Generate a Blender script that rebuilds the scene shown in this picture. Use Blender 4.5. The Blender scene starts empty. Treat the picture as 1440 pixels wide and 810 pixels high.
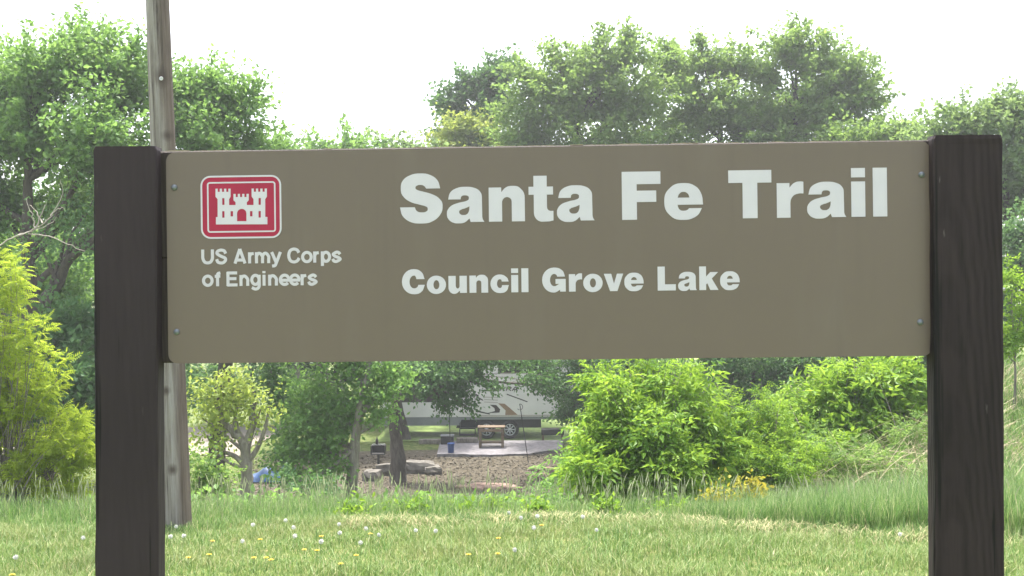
import bpy, math, random
import numpy as np
from mathutils import Vector, Matrix
from mathutils.geometry import tessellate_polygon

SC = bpy.context.scene
R = math.radians
# ------------------------------------------------------------------ camera
CAM_Z = 1.65
F = 1500.0                       # focal length in photograph pixels (1440 wide)
cd = bpy.data.cameras.new('camera'); cam = bpy.data.objects.new('camera', cd)
SC.collection.objects.link(cam); SC.camera = cam
cd.sensor_width = 36.0; cd.lens = 36.0 * F / 1440.0; cd.clip_start = 0.05; cd.clip_end = 3000
cam.matrix_world = (Matrix.Translation((0, 0, CAM_Z)) @ Matrix.Rotation(R(90), 4, 'X') @ Matrix.Rotation(R(-0.3), 4, 'Z'))
cd.dof.use_dof = False
# ------------------------------------------------------------------ sky, sun, exposure
SUN_EL, SUN_AZ = 71.0, -10.0     # azimuth from straight ahead (+Y), negative = to the left
W = bpy.data.worlds.new('World'); SC.world = W; W.use_nodes = True
nt = W.node_tree; nt.nodes.clear()
wo = nt.nodes.new('ShaderNodeOutputWorld'); bg = nt.nodes.new('ShaderNodeBackground')
sky = nt.nodes.new('ShaderNodeTexSky'); sky.sky_type = 'NISHITA'; sky.sun_disc = False
sky.sun_elevation = R(SUN_EL); sky.sun_rotation = R(SUN_AZ)
sky.air_density = 1.0; sky.dust_density = 5.0; sky.ozone_density = 0.6
hs = nt.nodes.new('ShaderNodeHueSaturation'); hs.inputs['Saturation'].default_value = 0.50
hs.inputs['Value'].default_value = 1.0
nt.links.new(sky.outputs[0], hs.inputs['Color']); nt.links.new(hs.outputs[0], bg.inputs[0])
bg.inputs[1].default_value = 0.15
nt.links.new(bg.outputs[0], wo.inputs[0])
sl = bpy.data.lights.new('sun', 'SUN'); so = bpy.data.objects.new('sun', sl); SC.collection.objects.link(so)
sl.energy = 2.6; sl.angle = R(2.0); sl.color = (1.0, 0.95, 0.87)
sd = Vector((math.sin(R(SUN_AZ)) * math.cos(R(SUN_EL)), math.cos(R(SUN_AZ)) * math.cos(R(SUN_EL)), math.sin(R(SUN_EL))))
so.rotation_euler = sd.to_track_quat('Z', 'Y').to_euler(); so.location = (0, 0, 30)
SC.view_settings.view_transform = 'Standard'; SC.view_settings.look = 'None'
SC.view_settings.exposure = 1.95; SC.view_settings.gamma = 1.0; SC.view_settings.use_curve_mapping = False
SC.render.engine = 'CYCLES'
SC.cycles.max_bounces = 8; SC.cycles.transparent_max_bounces = 8; SC.cycles.volume_bounces = 0
SC.cycles.use_denoising = True
HAZE = 0.0012

# ------------------------------------------------------------------ helpers
rng = np.random.default_rng(7)
COL = SC.collection

def smooth(a, b, v):
    t = np.clip((np.asarray(v, float) - a) / (b - a), 0, 1); return t * t * (3 - 2 * t)

BY = [-400, -60, 2.5, 6, 9.6, 11, 14, 20, 28, 33, 36.4, 39.7, 41.2, 60, 120, 400]
BZ = [0.5, 0.2, 0, -0.07, -0.5, -0.78, -1.4, -2.7, -4.1, -4.36, -4.17, -4.15, -4.27, -4.3, -3.0, 8.0]
def ground_z(x, y):
    x = np.asarray(x, float); y = np.asarray(y, float)
    z = np.interp(y, BY, BZ)
    z = z + smooth(2.5, 9.5, x) * smooth(8, 20, y) * (1 - smooth(60, 140, y)) * 2.7
    z = z + 0.035 * np.sin(x * 0.9 + 1.3) * np.cos(y * 0.7) * smooth(4, 9, y) + 0.05 * np.sin(x * 0.31 + y * 0.23)* smooth(5, 12, y)
    return z
def gz(x, y): return float(ground_z(x, y))
def at(px, py, d):
    return np.array([(px - 720.0) / F * d, d, CAM_Z + (405.0 - py) / F * d])

def mesh_np(name, V, faces):
    """faces: list of (n,k) int arrays"""
    me = bpy.data.meshes.new(name)
    V = np.asarray(V, np.float32)
    me.vertices.add(len(V)); me.vertices.foreach_set('co', V.ravel())
    faces = [np.asarray(f, np.int32) for f in faces if len(f)]
    nl = sum(f.size for f in faces); npoly = sum(len(f) for f in faces)
    me.loops.add(nl); me.polygons.add(npoly)
    me.loops.foreach_set('vertex_index', np.concatenate([f.ravel() for f in faces]))
    tot = np.concatenate([np.full(len(f), f.shape[1], np.int32) for f in faces])
    st = np.concatenate([[0], np.cumsum(tot)[:-1]]).astype(np.int32)
    me.polygons.foreach_set('loop_start', st); me.polygons.foreach_set('loop_total', tot)
    me.update(calc_edges=True)
    return me

class MB:
    """collects vertices and faces for ONE mesh"""
    def __init__(s): s.V = []; s.F = {}; s.n = 0
    def add(s, V, faces):
        V = np.asarray(V, float).reshape(-1, 3)
        for f in faces:
            f = np.asarray(f, int)
            if f.ndim == 1: f = f[None]
            s.F.setdefault(f.shape[1], []).append(f + s.n)
        s.V.append(V); s.n += len(V)
    def build(s, name, mat, parent=None, smooth_=False):
        me = mesh_np(name, np.concatenate(s.V), [np.concatenate(f) for f in s.F.values()])
        return link(name, me, mat, parent, smooth_)
    def box(s, c, size, rot=None, bev=0.0):
        h = np.asarray(size, float) / 2; b = min(bev, h.min() * .45)
        if b <= 0:
            V = np.array([[x, y, z] for z in (-1, 1) for y in (-1, 1) for x in (-1, 1)]) * h
            Fq = [[0, 2, 3, 1], [4, 5, 7, 6], [0, 1, 5, 4], [2, 6, 7, 3], [0, 4, 6, 2], [1, 3, 7, 5]]
            Ft = []
        else:
            V = []; idx = {}
            for sx in (-1, 1):
                for sy in (-1, 1):
                    for sz in (-1, 1):
                        for a in range(3):
                            p = np.array([sx, sy, sz]) * (h - b); p[a] = (sx, sy, sz)[a] * h[a]
                            idx[(sx, sy, sz, a)] = len(V); V.append(p)
            V = np.array(V); Fq = []; Ft = []
            def q(k): Fq.append([idx[i] for i in k])
            for t in (-1, 1):
                q([(t, -t, -1, 0), (t, t, -1, 0), (t, t, 1, 0), (t, -t, 1, 0)])
                q([(t, t, -1, 1), (-t, t, -1, 1), (-t, t, 1, 1), (t, t, 1, 1)])
                q([(-t, -1, t, 2), (t, -1, t, 2), (t, 1, t, 2), (-t, 1, t, 2)])
            for a_ in (-1, 1):
                for b_ in (-1, 1):
                    q([(a_, b_, -1, 0), (a_, b_, 1, 0), (a_, b_, 1, 1), (a_, b_, -1, 1)])
                    q([(a_, -1, b_, 0), (a_, 1, b_, 0), (a_, 1, b_, 2), (a_, -1, b_, 2)])
                    q([(-1, a_, b_, 1), (1, a_, b_, 1), (1, a_, b_, 2), (-1, a_, b_, 2)])
            for sx in (-1, 1):
                for sy in (-1, 1):
                    for sz in (-1, 1): Ft.append([idx[(sx, sy, sz, a)] for a in range(3)])
        if rot is not None: V = V @ np.array(rot.to_matrix() if hasattr(rot, 'to_matrix') else rot).T
        fs = [np.array(Fq)] + ([np.array(Ft)] if len(Ft) else [])
        s.add(V + np.asarray(c, float), fs); return s
    def tube(s, pts, rad, sides=8, cap=True):
        pts = np.asarray(pts, float); rad = np.broadcast_to(np.asarray(rad, float), (len(pts),))
        V, Fq = batch_tubes(pts[None], rad[None], sides)
        fs = [Fq]
        s.add(V, fs)
        if cap:
            k = len(pts)
            s.F.setdefault(sides, []).append(np.arange(sides)[None, ::-1] + s.n - k * sides)
            s.F.setdefault(sides, []).append(np.arange(sides)[None] + s.n - sides)
        return s
    def lathe(s, prof, c, sides=20):
        prof = np.asarray(prof, float); a = np.arange(sides) * 2 * math.pi / sides
        V = np.stack([np.outer(prof[:, 0], np.cos(a)), np.outer(prof[:, 0], np.sin(a)), np.repeat(prof[:, 1][:, None], sides, 1)], -1)
        k = len(prof); i = np.arange(k - 1)[:, None] * sides; j = np.arange(sides)[None]; j2 = (j + 1) % sides
        Fq = np.stack([i + j, i + j2, i + sides + j2, i + sides + j], -1).reshape(-1, 4)
        s.add(V.reshape(-1, 3) + np.asarray(c, float), [Fq]); return s
    def prism(s, loops, y0, y1):
        """loops of (x,z) points (first outer, then holes) -> slab from y0 (front) to y1"""
        flat = [p for l in loops for p in l]
        tri = tessellate_polygon([[Vector((p[0], p[1], 0)) for p in l] for l in loops])
        n = len(flat)
        V = [[p[0], y0, p[1]] for p in flat] + [[p[0], y1, p[1]] for p in flat]
        T = []
        for t in tri:
            a, b, c = [flat[i] for i in t]
            ar = (b[0] - a[0]) * (c[1] - a[1]) - (c[0] - a[0]) * (b[1] - a[1])
            if abs(ar) < 1e-14: continue
            t = tuple(t) if ar > 0 else tuple(t)[::-1]
            T.append(t); T.append((t[2] + n, t[1] + n, t[0] + n))
        Q = []; o = 0
        for l in loops:
            m = len(l)
            ar = sum(l[i][0] * l[(i + 1) % m][1] - l[(i + 1) % m][0] * l[i][1] for i in range(m))
            pos = (ar > 0) == (o == 0)
            for i in range(m):
                a, b = o + i, o + (i + 1) % m
                Q.append((b, a, a + n, b + n) if pos else (a, b, b + n, a + n))
            o += m
        s.add(V, [np.array(T), np.array(Q)]); return s

def link(name, me, mat, parent=None, smooth_=False):
    o = bpy.data.objects.new(name, me); COL.objects.link(o)
    if mat is not None: me.materials.append(mat)
    if parent is not None: o.parent = parent
    me.polygons.foreach_set('use_smooth', np.full(len(me.polygons), bool(smooth_)))
    return o
def empty(name, loc=(0, 0, 0), rot=(0, 0, 0)):
    o = bpy.data.objects.new(name, None); COL.objects.link(o); o.empty_display_size = .2
    o.location = loc; o.rotation_euler = rot; return o
def tag(o, label=None, cat=None, group=None, kind=None):
    if label: o['label'] = label
    if cat: o['category'] = cat
    if group: o['group'] = group
    if kind: o['kind'] = kind
    return o
def copy_tree(o, parent=None):
    c = o.copy(); COL.objects.link(c); c.parent = parent
    for ch in list(o.children): copy_tree(ch, c)
    return c

def batch_tubes(P, Rad, sides):
    """P (M,K,3), Rad (M,K) -> verts, quads"""
    M, K, _ = P.shape
    T = np.empty_like(P); T[:, 1:-1] = P[:, 2:] - P[:, :-2]; T[:, 0] = P[:, 1] - P[:, 0]; T[:, -1] = P[:, -1] - P[:, -2]
    T /= np.linalg.norm(T, axis=2, keepdims=True) + 1e-9
    ax = P[:, -1] - P[:, 0]; ax /= np.linalg.norm(ax, axis=1, keepdims=True) + 1e-9
    ref = np.where(np.abs(ax[:, 2:3]) < .8, np.array([[0, 0, 1.]]), np.array([[1., 0, 0]]))
    U = np.cross(T, ref[:, None, :]); U /= np.linalg.norm(U, axis=2, keepdims=True) + 1e-9
    B = np.cross(T, U)
    a = np.arange(sides) * 2 * math.pi / sides
    V = P[:, :, None, :] + Rad[:, :, None, None] * (U[:, :, None, :] * np.cos(a)[None, None, :, None] + B[:, :, None, :] * np.sin(a)[None, None, :, None])
    m = (np.arange(M) * K * sides)[:, None, None]; k = (np.arange(K - 1) * sides)[None, :, None]
    j = np.arange(sides)[None, None]; j2 = (j + 1) % sides
    Q = np.stack([m + k + j, m + k + sides + j, m + k + sides + j2, m + k + j2], -1).reshape(-1, 4)
    return V.reshape(-1, 3), Q

def norm(v): return v / (np.linalg.norm(v, axis=-1, keepdims=True) + 1e-9)
def scatter(tv, tfs, pos, axis, nrm, scale):
    """place a template (local y = axis, local z = normal) many times"""
    tv = np.asarray(tv, float); N = len(pos); k = len(tv)
    y = norm(axis); x = norm(np.cross(y, nrm)); z = np.cross(x, y)
    sc = np.asarray(scale, float).reshape(N, 1, 1)
    V = pos[:, None] + sc * (tv[None, :, 0:1] * x[:, None] + tv[None, :, 1:2] * y[:, None] + tv[None, :, 2:3] * z[:, None])
    off = (np.arange(N) * k)[:, None, None]
    return V.reshape(-1, 3), [(np.asarray(f)[None] + off).reshape(-1, np.asarray(f).shape[1]) for f in tfs]

# leaf templates -------------------------------------------------------
LEAF = (np.array([[0, 0, 0], [.33, .42, .09], [0, 1, -.06], [-.33, .42, .09]]), [np.array([[0, 1, 2], [0, 2, 3]])])
LEAF6 = (np.array([[0, 0, 0], [.22, .25, .05], [.25, .55, .03], [0, 1, -.16], [-.25, .55, .03], [-.22, .25, .05]]), [np.array([[0, 1, 2, 3], [0, 3, 4, 5]])])
def compound(n_pairs, ll, spread, droop, width):
    """pinnate leaf: leaflets along a drooping rachis, length 1"""
    V = []; Q = []
    def leaflet(p, d, l, w):
        d = d / np.linalg.norm(d); sidev = np.array([d[1], -d[0], 0]); sidev /= np.linalg.norm(sidev) + 1e-9
        b = len(V)
        V.extend([p, p + d * l * .42 + sidev * w + [0, 0, .03], p + d * l + [0, 0, -.25 * l], p + d * l * .42 - sidev * w + [0, 0, .03]])
        Q.append([b, b + 1, b + 2]); Q.append([b, b + 2, b + 3])
    for i in range(n_pairs):
        t = .25 + .7 * i / max(1, n_pairs - .5)
        p = np.array([0, t, -droop * t * t])
        for sgn in (-1, 1):
            leaflet(p, np.array([sgn * 1.0, spread, -.15]), ll * (1 - .25 * abs(t - .5)), width)
    leaflet(np.array([0, .95, -droop * .9]), np.array([0, 1., -.3]), ll, width)
    return np.array(V, float), [np.array(Q)]
ELDER = compound(2, .48, .75, .18, .13)      # box elder style, 5 leaflets
LOCUST = compound(6, .26, .35, .35, .055)     # feathery pinnate leaf

# ------------------------------------------------------------------ materials
def mat(name): 
    m = bpy.data.materials.new(name); m.use_nodes = True; return m, m.node_tree, m.node_tree.nodes['Principled BSDF']
def N(nt, t, **kw):
    n = nt.nodes.new(t)
    for k, v in kw.items():
        if k in n.inputs: n.inputs[k].default_value = v
        else: setattr(n, k, v)
    return n
def ramp(nt, fac, stops):
    r = nt.nodes.new('ShaderNodeValToRGB'); e = r.color_ramp.elements
    while len(e) < len(stops): e.new(.5)
    for i, (p, c) in enumerate(stops): e[i].position = p; e[i].color = (*c, 1)
    nt.links.new(fac, r.inputs[0]); return r.outputs[0]
def mixc(nt, f, a, b):
    m = nt.nodes.new('ShaderNodeMix'); m.data_type = 'RGBA'
    if isinstance(f, (int, float)): m.inputs[0].default_value = f
    else: nt.links.new(f, m.inputs[0])
    for s, v in ((6, a), (7, b)):
        if isinstance(v, tuple): m.inputs[s].default_value = (*v, 1)
        else: nt.links.new(v, m.inputs[s])
    return m.outputs[2]
def noise(nt, scale, detail=4, rough=.55, vec=None, dist=0):
    n = nt.nodes.new('ShaderNodeTexNoise'); n.inputs['Scale'].default_value = scale; n.inputs['Detail'].default_value = detail
    n.inputs['Roughness'].default_value = rough; n.inputs['Distortion'].default_value = dist
    if vec is not None: nt.links.new(vec, n.inputs['Vector'])
    return n.outputs[0]
def coords(nt, scale=(1, 1, 1), loc=(0, 0, 0)):
    tc = nt.nodes.new('ShaderNodeTexCoord'); mp = nt.nodes.new('ShaderNodeMapping')
    mp.inputs['Scale'].default_value = scale; mp.inputs['Location'].default_value = loc
    nt.links.new(tc.outputs['Object'], mp.inputs[0]); return mp.outputs[0]
def bump(nt, h, strength, dist, bsdf):
    b = nt.nodes.new('ShaderNodeBump'); b.inputs['Strength'].default_value = strength; b.inputs['Distance'].default_value = dist
    nt.links.new(h, b.inputs['Height']); nt.links.new(b.outputs[0], bsdf.inputs['Normal'])

def leaf_mat(name, dark, mid, light, trans=.54, nscale=.55, rough=.5):
    m, nt, p = mat(name)
    g = N(nt, 'ShaderNodeNewGeometry'); v = coords(nt)
    n = noise(nt, nscale, 2, .5, v)
    ma = N(nt, 'ShaderNodeMath', operation='MULTIPLY_ADD'); nt.links.new(g.outputs['Random Per Island'], ma.inputs[0]); ma.inputs[1].default_value = .55
    mb = N(nt, 'ShaderNodeMath', operation='MULTIPLY_ADD'); nt.links.new(n, mb.inputs[0]); mb.inputs[1].default_value = 1.3; mb.inputs[2].default_value = -.42
    nt.links.new(mb.outputs[0], ma.inputs[2])
    c = ramp(nt, ma.outputs[0], [(0, dark), (.5, mid), (1, light)])
    nt.links.new(c, p.inputs['Base Color']); p.inputs['Roughness'].default_value = rough; p.inputs['Specular IOR Level'].default_value = .25
    t = N(nt, 'ShaderNodeBsdfTranslucent')
    tc = mixc(nt, .35, c, (light[0] * 1.5, light[1] * 1.35, light[2] * .8)); nt.links.new(tc, t.inputs[0])
    mx = N(nt, 'ShaderNodeMixShader'); mx.inputs[0].default_value = trans
    nt.links.new(p.outputs[0], mx.inputs[1]); nt.links.new(t.outputs[0], mx.inputs[2])
    nt.links.new(mx.outputs[0], nt.nodes['Material Output'].inputs[0]); return m

def flat_mat(name, c, rough=.6, metal=0, var=.15, nscale=8, bumps=0, spec=.5):
    m, nt, p = mat(name); v = coords(nt)
    n = noise(nt, nscale, 5, .6, v)
    lo = tuple(x * (1 - var) for x in c); hi = tuple(min(1, x * (1 + var)) for x in c)
    nt.links.new(ramp(nt, n, [(.3, lo), (.7, hi)]), p.inputs['Base Color'])
    p.inputs['Roughness'].default_value = rough; p.inputs['Metallic'].default_value = metal; p.inputs['Specular IOR Level'].default_value = spec
    if bumps: bump(nt, n, bumps, .02, p)
    return m

def bark_mat(name, c1, c2, zs=.25):
    m, nt, p = mat(name); v = coords(nt, (1, 1, zs))
    n = noise(nt, 14, 6, .65, v, .4)
    nt.links.new(ramp(nt, n, [(.32, c1), (.68, c2)]), p.inputs['Base Color']); p.inputs['Roughness'].default_value = .9
    bump(nt, n, .8, .03, p); return m

def post_mat(name, grain, c1, c2, c3):
    m, nt, p = mat(name)
    v = coords(nt, (1, 1, .06), (.35, .2, .1)); vg = coords(nt, (1, 1, 1), (.012, -.012, 0)); vg.node.inputs['Rotation'].default_value = (R(2.4), R(1.2), 0)
    w = N(nt, 'ShaderNodeTexWave', wave_type='RINGS', rings_direction='Z'); nt.links.new(vg, w.inputs[0])
    w.inputs['Scale'].default_value = 34; w.inputs['Distortion'].default_value = 3.2; w.inputs['Detail'].default_value = 2; w.inputs['Detail Scale'].default_value = .35
    n = noise(nt, 60, 6, .7, v); big = noise(nt, 3.0, 4, .6, coords(nt, (1, 1, .35)))
    c = ramp(nt, w.outputs[0], [(.15, c1), (.85, c2)])
    c = mixc(nt, grain, ramp(nt, n, [(.3, c1), (.75, c2)]), c)
    # scuffs and pale worn flecks
    fl = noise(nt, 45, 3, .6, coords(nt, (1, 1, .22), (3, 1, 2)))
    fm = ramp(nt, fl, [(.70, (0, 0, 0)), (.76, (1, 1, 1))])
    bm = ramp(nt, big, [(.35, (.75, .75, .75)), (.7, (1.2, 1.2, 1.2))])
    mm = nt.nodes.new('ShaderNodeMix'); mm.data_type = 'RGBA'; mm.blend_type = 'MULTIPLY'; mm.inputs[0].default_value = 1
    nt.links.new(c, mm.inputs[6]); nt.links.new(bm, mm.inputs[7])
    c = mixc(nt, fm, mm.outputs[2], c3)
    ck = noise(nt, 34, 4, .55, coords(nt, (1, 1, .025), (5, 2, 1)), .2); ckm = ramp(nt, ck, [(.30, (1, 1, 1)), (.345, (0, 0, 0))]); c = mixc(nt, ckm, c, (.006, .0045, .0045))
    nt.links.new(c, p.inputs['Base Color']); p.inputs['Roughness'].default_value = .72; p.inputs['Specular IOR Level'].default_value = .3
    h = mixc(nt, .5, w.outputs[0], n); bump(nt, h, .35 * grain + .1, .004, p); return m

M = {}
M['leaf_mid'] = leaf_mat('leaf_mid', (.07, .165, .045), (.13, .26, .07), (.215, .36, .10))
M['leaf_ash'] = leaf_mat('leaf_ash', (.08, .17, .045), (.14, .25, .065), (.235, .35, .10), nscale=.4)
M['leaf_pale'] = leaf_mat('leaf_pale', (.085, .16, .06), (.145, .24, .09), (.23, .335, .13))
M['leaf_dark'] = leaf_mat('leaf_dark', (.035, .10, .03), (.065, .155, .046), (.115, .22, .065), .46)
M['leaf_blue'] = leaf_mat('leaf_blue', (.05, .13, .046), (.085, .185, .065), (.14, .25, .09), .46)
M['leaf_yellow'] = leaf_mat('leaf_yellow', (.18, .25, .055), (.26, .345, .075), (.35, .43, .10), .48)
M['leaf_locust'] = leaf_mat('leaf_locust', (.17, .26, .03), (.28, .39, .045), (.40, .50, .07), .58, 1.2)
M['leaf_elder'] = leaf_mat('leaf_elder', (.055, .145, .02), (.145, .285, .035), (.33, .48, .07), .48, 1.2)
M['leaf_gold'] = leaf_mat('leaf_gold', (.18, .24, .03), (.30, .31, .04), (.46, .39, .06), .4, 2)
M['bark_dark'] = bark_mat('bark_dark', (.035, .028, .022), (.10, .085, .07))
M['bark_grey'] = bark_mat('bark_grey', (.11, .095, .08), (.26, .235, .20))
M['dead_wood'] = bark_mat('dead_wood', (.25, .22, .18), (.45, .41, .35))

def grass_mat(name, stops, trans=.35, dry=(.27, .28, .11), dryamt=.45, ns=.9):
    m, nt, p = mat(name); g = N(nt, 'ShaderNodeNewGeometry')
    c = ramp(nt, g.outputs['Random Per Island'], stops)
    n = noise(nt, ns, 4, .6, coords(nt)); 
    f = ramp(nt, n, [(.46, (0, 0, 0)), (.68, (dryamt,) * 3)])
    c = mixc(nt, f, c, dry)
    nt.links.new(c, p.inputs['Base Color']); p.inputs['Roughness'].default_value = .55; p.inputs['Specular IOR Level'].default_value = .3
    t = N(nt, 'ShaderNodeBsdfTranslucent'); nt.links.new(c, t.inputs[0])
    mx = N(nt, 'ShaderNodeMixShader'); mx.inputs[0].default_value = trans
    nt.links.new(p.outputs[0], mx.inputs[1]); nt.links.new(t.outputs[0], mx.inputs[2]); nt.links.new(mx.outputs[0], nt.nodes['Material Output'].inputs[0]); return m
M['lawn'] = grass_mat('lawn', [(0, (.075, .15, .03)), (.5, (.135, .225, .05)), (.82, (.21, .285, .085)), (.94, (.35, .34, .17)), (1, (.48, .42, .25))])
M['tall'] = grass_mat('tall', [(0, (.06, .14, .03)), (.5, (.125, .235, .055)), (.82, (.21, .31, .10)), (.95, (.33, .36, .17)), (1, (.46, .42, .25))], .4, (.24, .29, .10), .22)
M['seed'] = flat_mat('seed', (.33, .36, .19), .8, var=.35, nscale=3)
M['thatch'] = flat_mat('thatch', (.30, .27, .13), .8, var=.3, nscale=2)
M['straw'] = flat_mat('straw', (.40, .34, .22), .8, var=.3, nscale=2)

# ------------------------------------------------------------------ ground
def ground_material():
    m, nt, p = mat('ground'); v = coords(nt)
    n1 = noise(nt, .35, 6, .6, v); n2 = noise(nt, 6, 6, .65, v); n3 = noise(nt, 40, 4, .6, v)
    g = ramp(nt, n2, [(.3, (.045, .075, .02)), (.5, (.10, .14, .035)), (.72, (.22, .20, .09))])
    d = ramp(nt, n2, [(.3, (.05, .042, .03)), (.55, (.105, .09, .065)), (.75, (.19, .17, .13))])
    sx = N(nt, 'ShaderNodeSeparateXYZ'); nt.links.new(v, sx.inputs[0])
    # bare soil of the campsite bank: x from -9 to 4, y from 27 to 37.5
    def band(sock, a0, a1, b0, b1):
        r1 = N(nt, 'ShaderNodeMapRange'); r1.inputs[1].default_value = a0; r1.inputs[2].default_value = a1; nt.links.new(sock, r1.inputs[0])
        r2 = N(nt, 'ShaderNodeMapRange'); r2.inputs[1].default_value = b0; r2.inputs[2].default_value = b1; r2.inputs[3].default_value = 1; r2.inputs[4].default_value = 0; nt.links.new(sock, r2.inputs[0])
        mm = N(nt, 'ShaderNodeMath', operation='MULTIPLY'); nt.links.new(r1.outputs[0], mm.inputs[0]); nt.links.new(r2.outputs[0], mm.inputs[1]); return mm.outputs[0]
    bx = band(sx.outputs[0], -9, -7, 4, 6); by = band(sx.outputs[1], 25, 28, 37.6, 38.4)
    mm = N(nt, 'ShaderNodeMath', operation='MULTIPLY'); nt.links.new(bx, mm.inputs[0]); nt.links.new(by, mm.inputs[1])
    ns = N(nt, 'ShaderNodeMath', operation='MULTIPLY_ADD'); nt.links.new(n1, ns.inputs[0]); ns.inputs[1].default_value = 1.4; ns.inputs[2].default_value = -.7
    ad = N(nt, 'ShaderNodeMath', operation='ADD'); nt.links.new(mm.outputs[0], ad.inputs[0]); nt.links.new(ns.outputs[0], ad.inputs[1])
    f = ramp(nt, ad.outputs[0], [(.42, (0, 0, 0)), (.62, (1, 1, 1))])
    nt.links.new(mixc(nt, f, g, d), p.inputs['Base Color']); p.inputs['Roughness'].default_value = .95; p.inputs['Specular IOR Level'].default_value = .15
    bump(nt, n3, .6, .05, p); return m
def axis_pts(segs):
    out = []
    for a, b, n in segs: out += list(np.linspace(a, b, n, endpoint=False))
    return np.array(out + [segs[-1][1]])
gx = axis_pts([(-250, -120, 6), (-120, -30, 18), (-30, 30, 110), (30, 120, 18), (120, 250, 6)])
gy = axis_pts([(-120, -20, 8), (-20, 0, 12), (0, 45, 110), (45, 120, 20), (120, 300, 10)])
GX, GY = np.meshgrid(gx, gy); GZ = ground_z(GX, GY) - np.where(GY > 400, 0, 0)
nx, ny = len(gx), len(gy)
ii = (np.arange(ny - 1)[:, None] * nx + np.arange(nx - 1)[None]).ravel()
me = mesh_np('ground', np.stack([GX, GY, GZ], -1).reshape(-1, 3), [np.stack([ii, ii + 1, ii + nx + 1, ii + nx], 1)])
g = link('ground', me, ground_material(), None, True); tag(g, 'grassy ground sloping down to the campsite', None, None, 'structure')

def strip(name, x0, x1, y0, y1, m, dz, label, nx_=24, ny_=12, seed=0):
    xs = np.linspace(x0, x1, nx_); ys = np.linspace(y0, y1, ny_); X, Y = np.meshgrid(xs, ys)
    r = np.random.default_rng(seed); Y = Y + .25 * np.sin(X * .9 + seed) ; Z = ground_z(X, Y) + dz
    i = (np.arange(ny_ - 1)[:, None] * nx_ + np.arange(nx_ - 1)[None]).ravel()
    o = link(name, mesh_np(name, np.stack([X, Y, Z], -1).reshape(-1, 3), [np.stack([i, i + 1, i + nx_ + 1, i + nx_], 1)]), m, None, True)
    return tag(o, label, None, None, 'structure')
M['gravel'] = flat_mat('gravel', (.20, .175, .14), .95, var=.3, nscale=12, bumps=.4)
strip('gravel_road', -24, -9.6, 37.5, 45.5, M['gravel'], .03, 'pale gravel campsite road behind the left trees')
M['campgrass'] = flat_mat('campgrass', (.16, .23, .05), .9, var=.35, nscale=5, bumps=.4)
strip('camp_lawn', -5.3, 14, 39.9, 56, M['campgrass'], .03, 'sunlit mown grass under and behind the trailer')

# ------------------------------------------------------------------ the park sign
S = 0.00155                       # metres per photograph pixel on the sign face
M['post_plain'] = post_mat('post_plain', .15, (.030, .0215, .0235), (.043, .031, .034), (.066, .051, .053))
M['post_grain'] = post_mat('post_grain', .30, (.015, .010, .0105), (.042, .029, .030), (.12, .10, .098))
M['backing'] = post_mat('backing', .4, (.03, .022, .02), (.06, .048, .042), (.14, .12, .11))
def panel_material():
    m, nt, p = mat('sign_brown'); v = coords(nt)
    n = noise(nt, 2.2, 4, .6, v); n2 = noise(nt, 260, 2, .5, v); n3 = noise(nt, 9, 5, .6, coords(nt, (1, 1, .25)))
    c = mixc(nt, n, (.148, .115, .089), (.165, .128, .100))
    c = mixc(nt, ramp(nt, n3, [(.55, (0, 0, 0)), (.8, (.22, .22, .22))]), c, (.20, .172, .146))
    st_ = noise(nt, 26, 5, .65, coords(nt, (1, 1, .045), (1.7, 0, .4))); c = mixc(nt, ramp(nt, st_, [(.56, (0, 0, 0)), (.78, (.3, .3, .3))]), c, (.115, .092, .075))
    sp_ = noise(nt, 120, 3, .7, coords(nt, (1, 1, .7), (.3, 0, 4))); c = mixc(nt, ramp(nt, sp_, [(.72, (0, 0, 0)), (.78, (.35, .35, .35))]), c, (.27, .24, .21))
    nt.links.new(c, p.inputs['Base Color'])
    rr = N(nt, 'ShaderNodeMapRange'); nt.links.new(n3, rr.inputs[0]); rr.inputs[3].default_value = .36; rr.inputs[4].default_value = .5
    nt.links.new(rr.outputs[0], p.inputs['Roughness']); p.inputs['Specular IOR Level'].default_value = .5
    bump(nt, n2, .05, .0006, p); return m
M['sign_brown'] = panel_material()
M['vinyl_white'] = flat_mat('vinyl_white', (.62, .595, .64), .4, var=.03, nscale=20)
M['vinyl_soft'] = flat_mat('vinyl_soft', (.60, .575, .61), .45, var=.05, nscale=30)
M['vinyl_red'] = flat_mat('vinyl_red', (.37, .008, .045), .38, var=.06, nscale=12)
M['bolt'] = flat_mat('bolt', (.20, .22, .24), .5, .6, var=.3, nscale=90)
M['bolt_bright'] = flat_mat('bolt_bright', (.62, .62, .62), .35, .8, var=.2, nscale=90)

SX, SY, SZ = (768 - 720) * S, S * F * .997, CAM_Z + (405 - 356.5) * S
sign = empty('park_sign', (SX, SY, 0), (0, 0, R(-1.34)))
tag(sign, 'brown park entrance sign with white lettering hung between two dark timber posts', 'sign')
TILT = Matrix.Rotation(R(-0.38), 4, 'Y')
PW, PH = 1071 * S, 298.5 * S
def rrect(w, h, r, k=7, c=(0, 0)):
    pts = []
    for cx, cz, a0 in ((w / 2 - r, h / 2 - r, 0), (-w / 2 + r, h / 2 - r, 90), (-w / 2 + r, -h / 2 + r, 180), (w / 2 - r, -h / 2 + r, 270)):
        for i in range(k + 1):
            a = R(a0 + 90 * i / k); pts.append((c[0] + cx + r * math.cos(a), c[1] + cz + r * math.sin(a)))
    return pts
b = MB(); b.prism([rrect(PW, PH, 13 * S)], 0, .004)
panel = b.build('panel', M['sign_brown'], sign); panel.location = (0, 0, SZ); panel.rotation_euler = TILT.to_euler()
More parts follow.
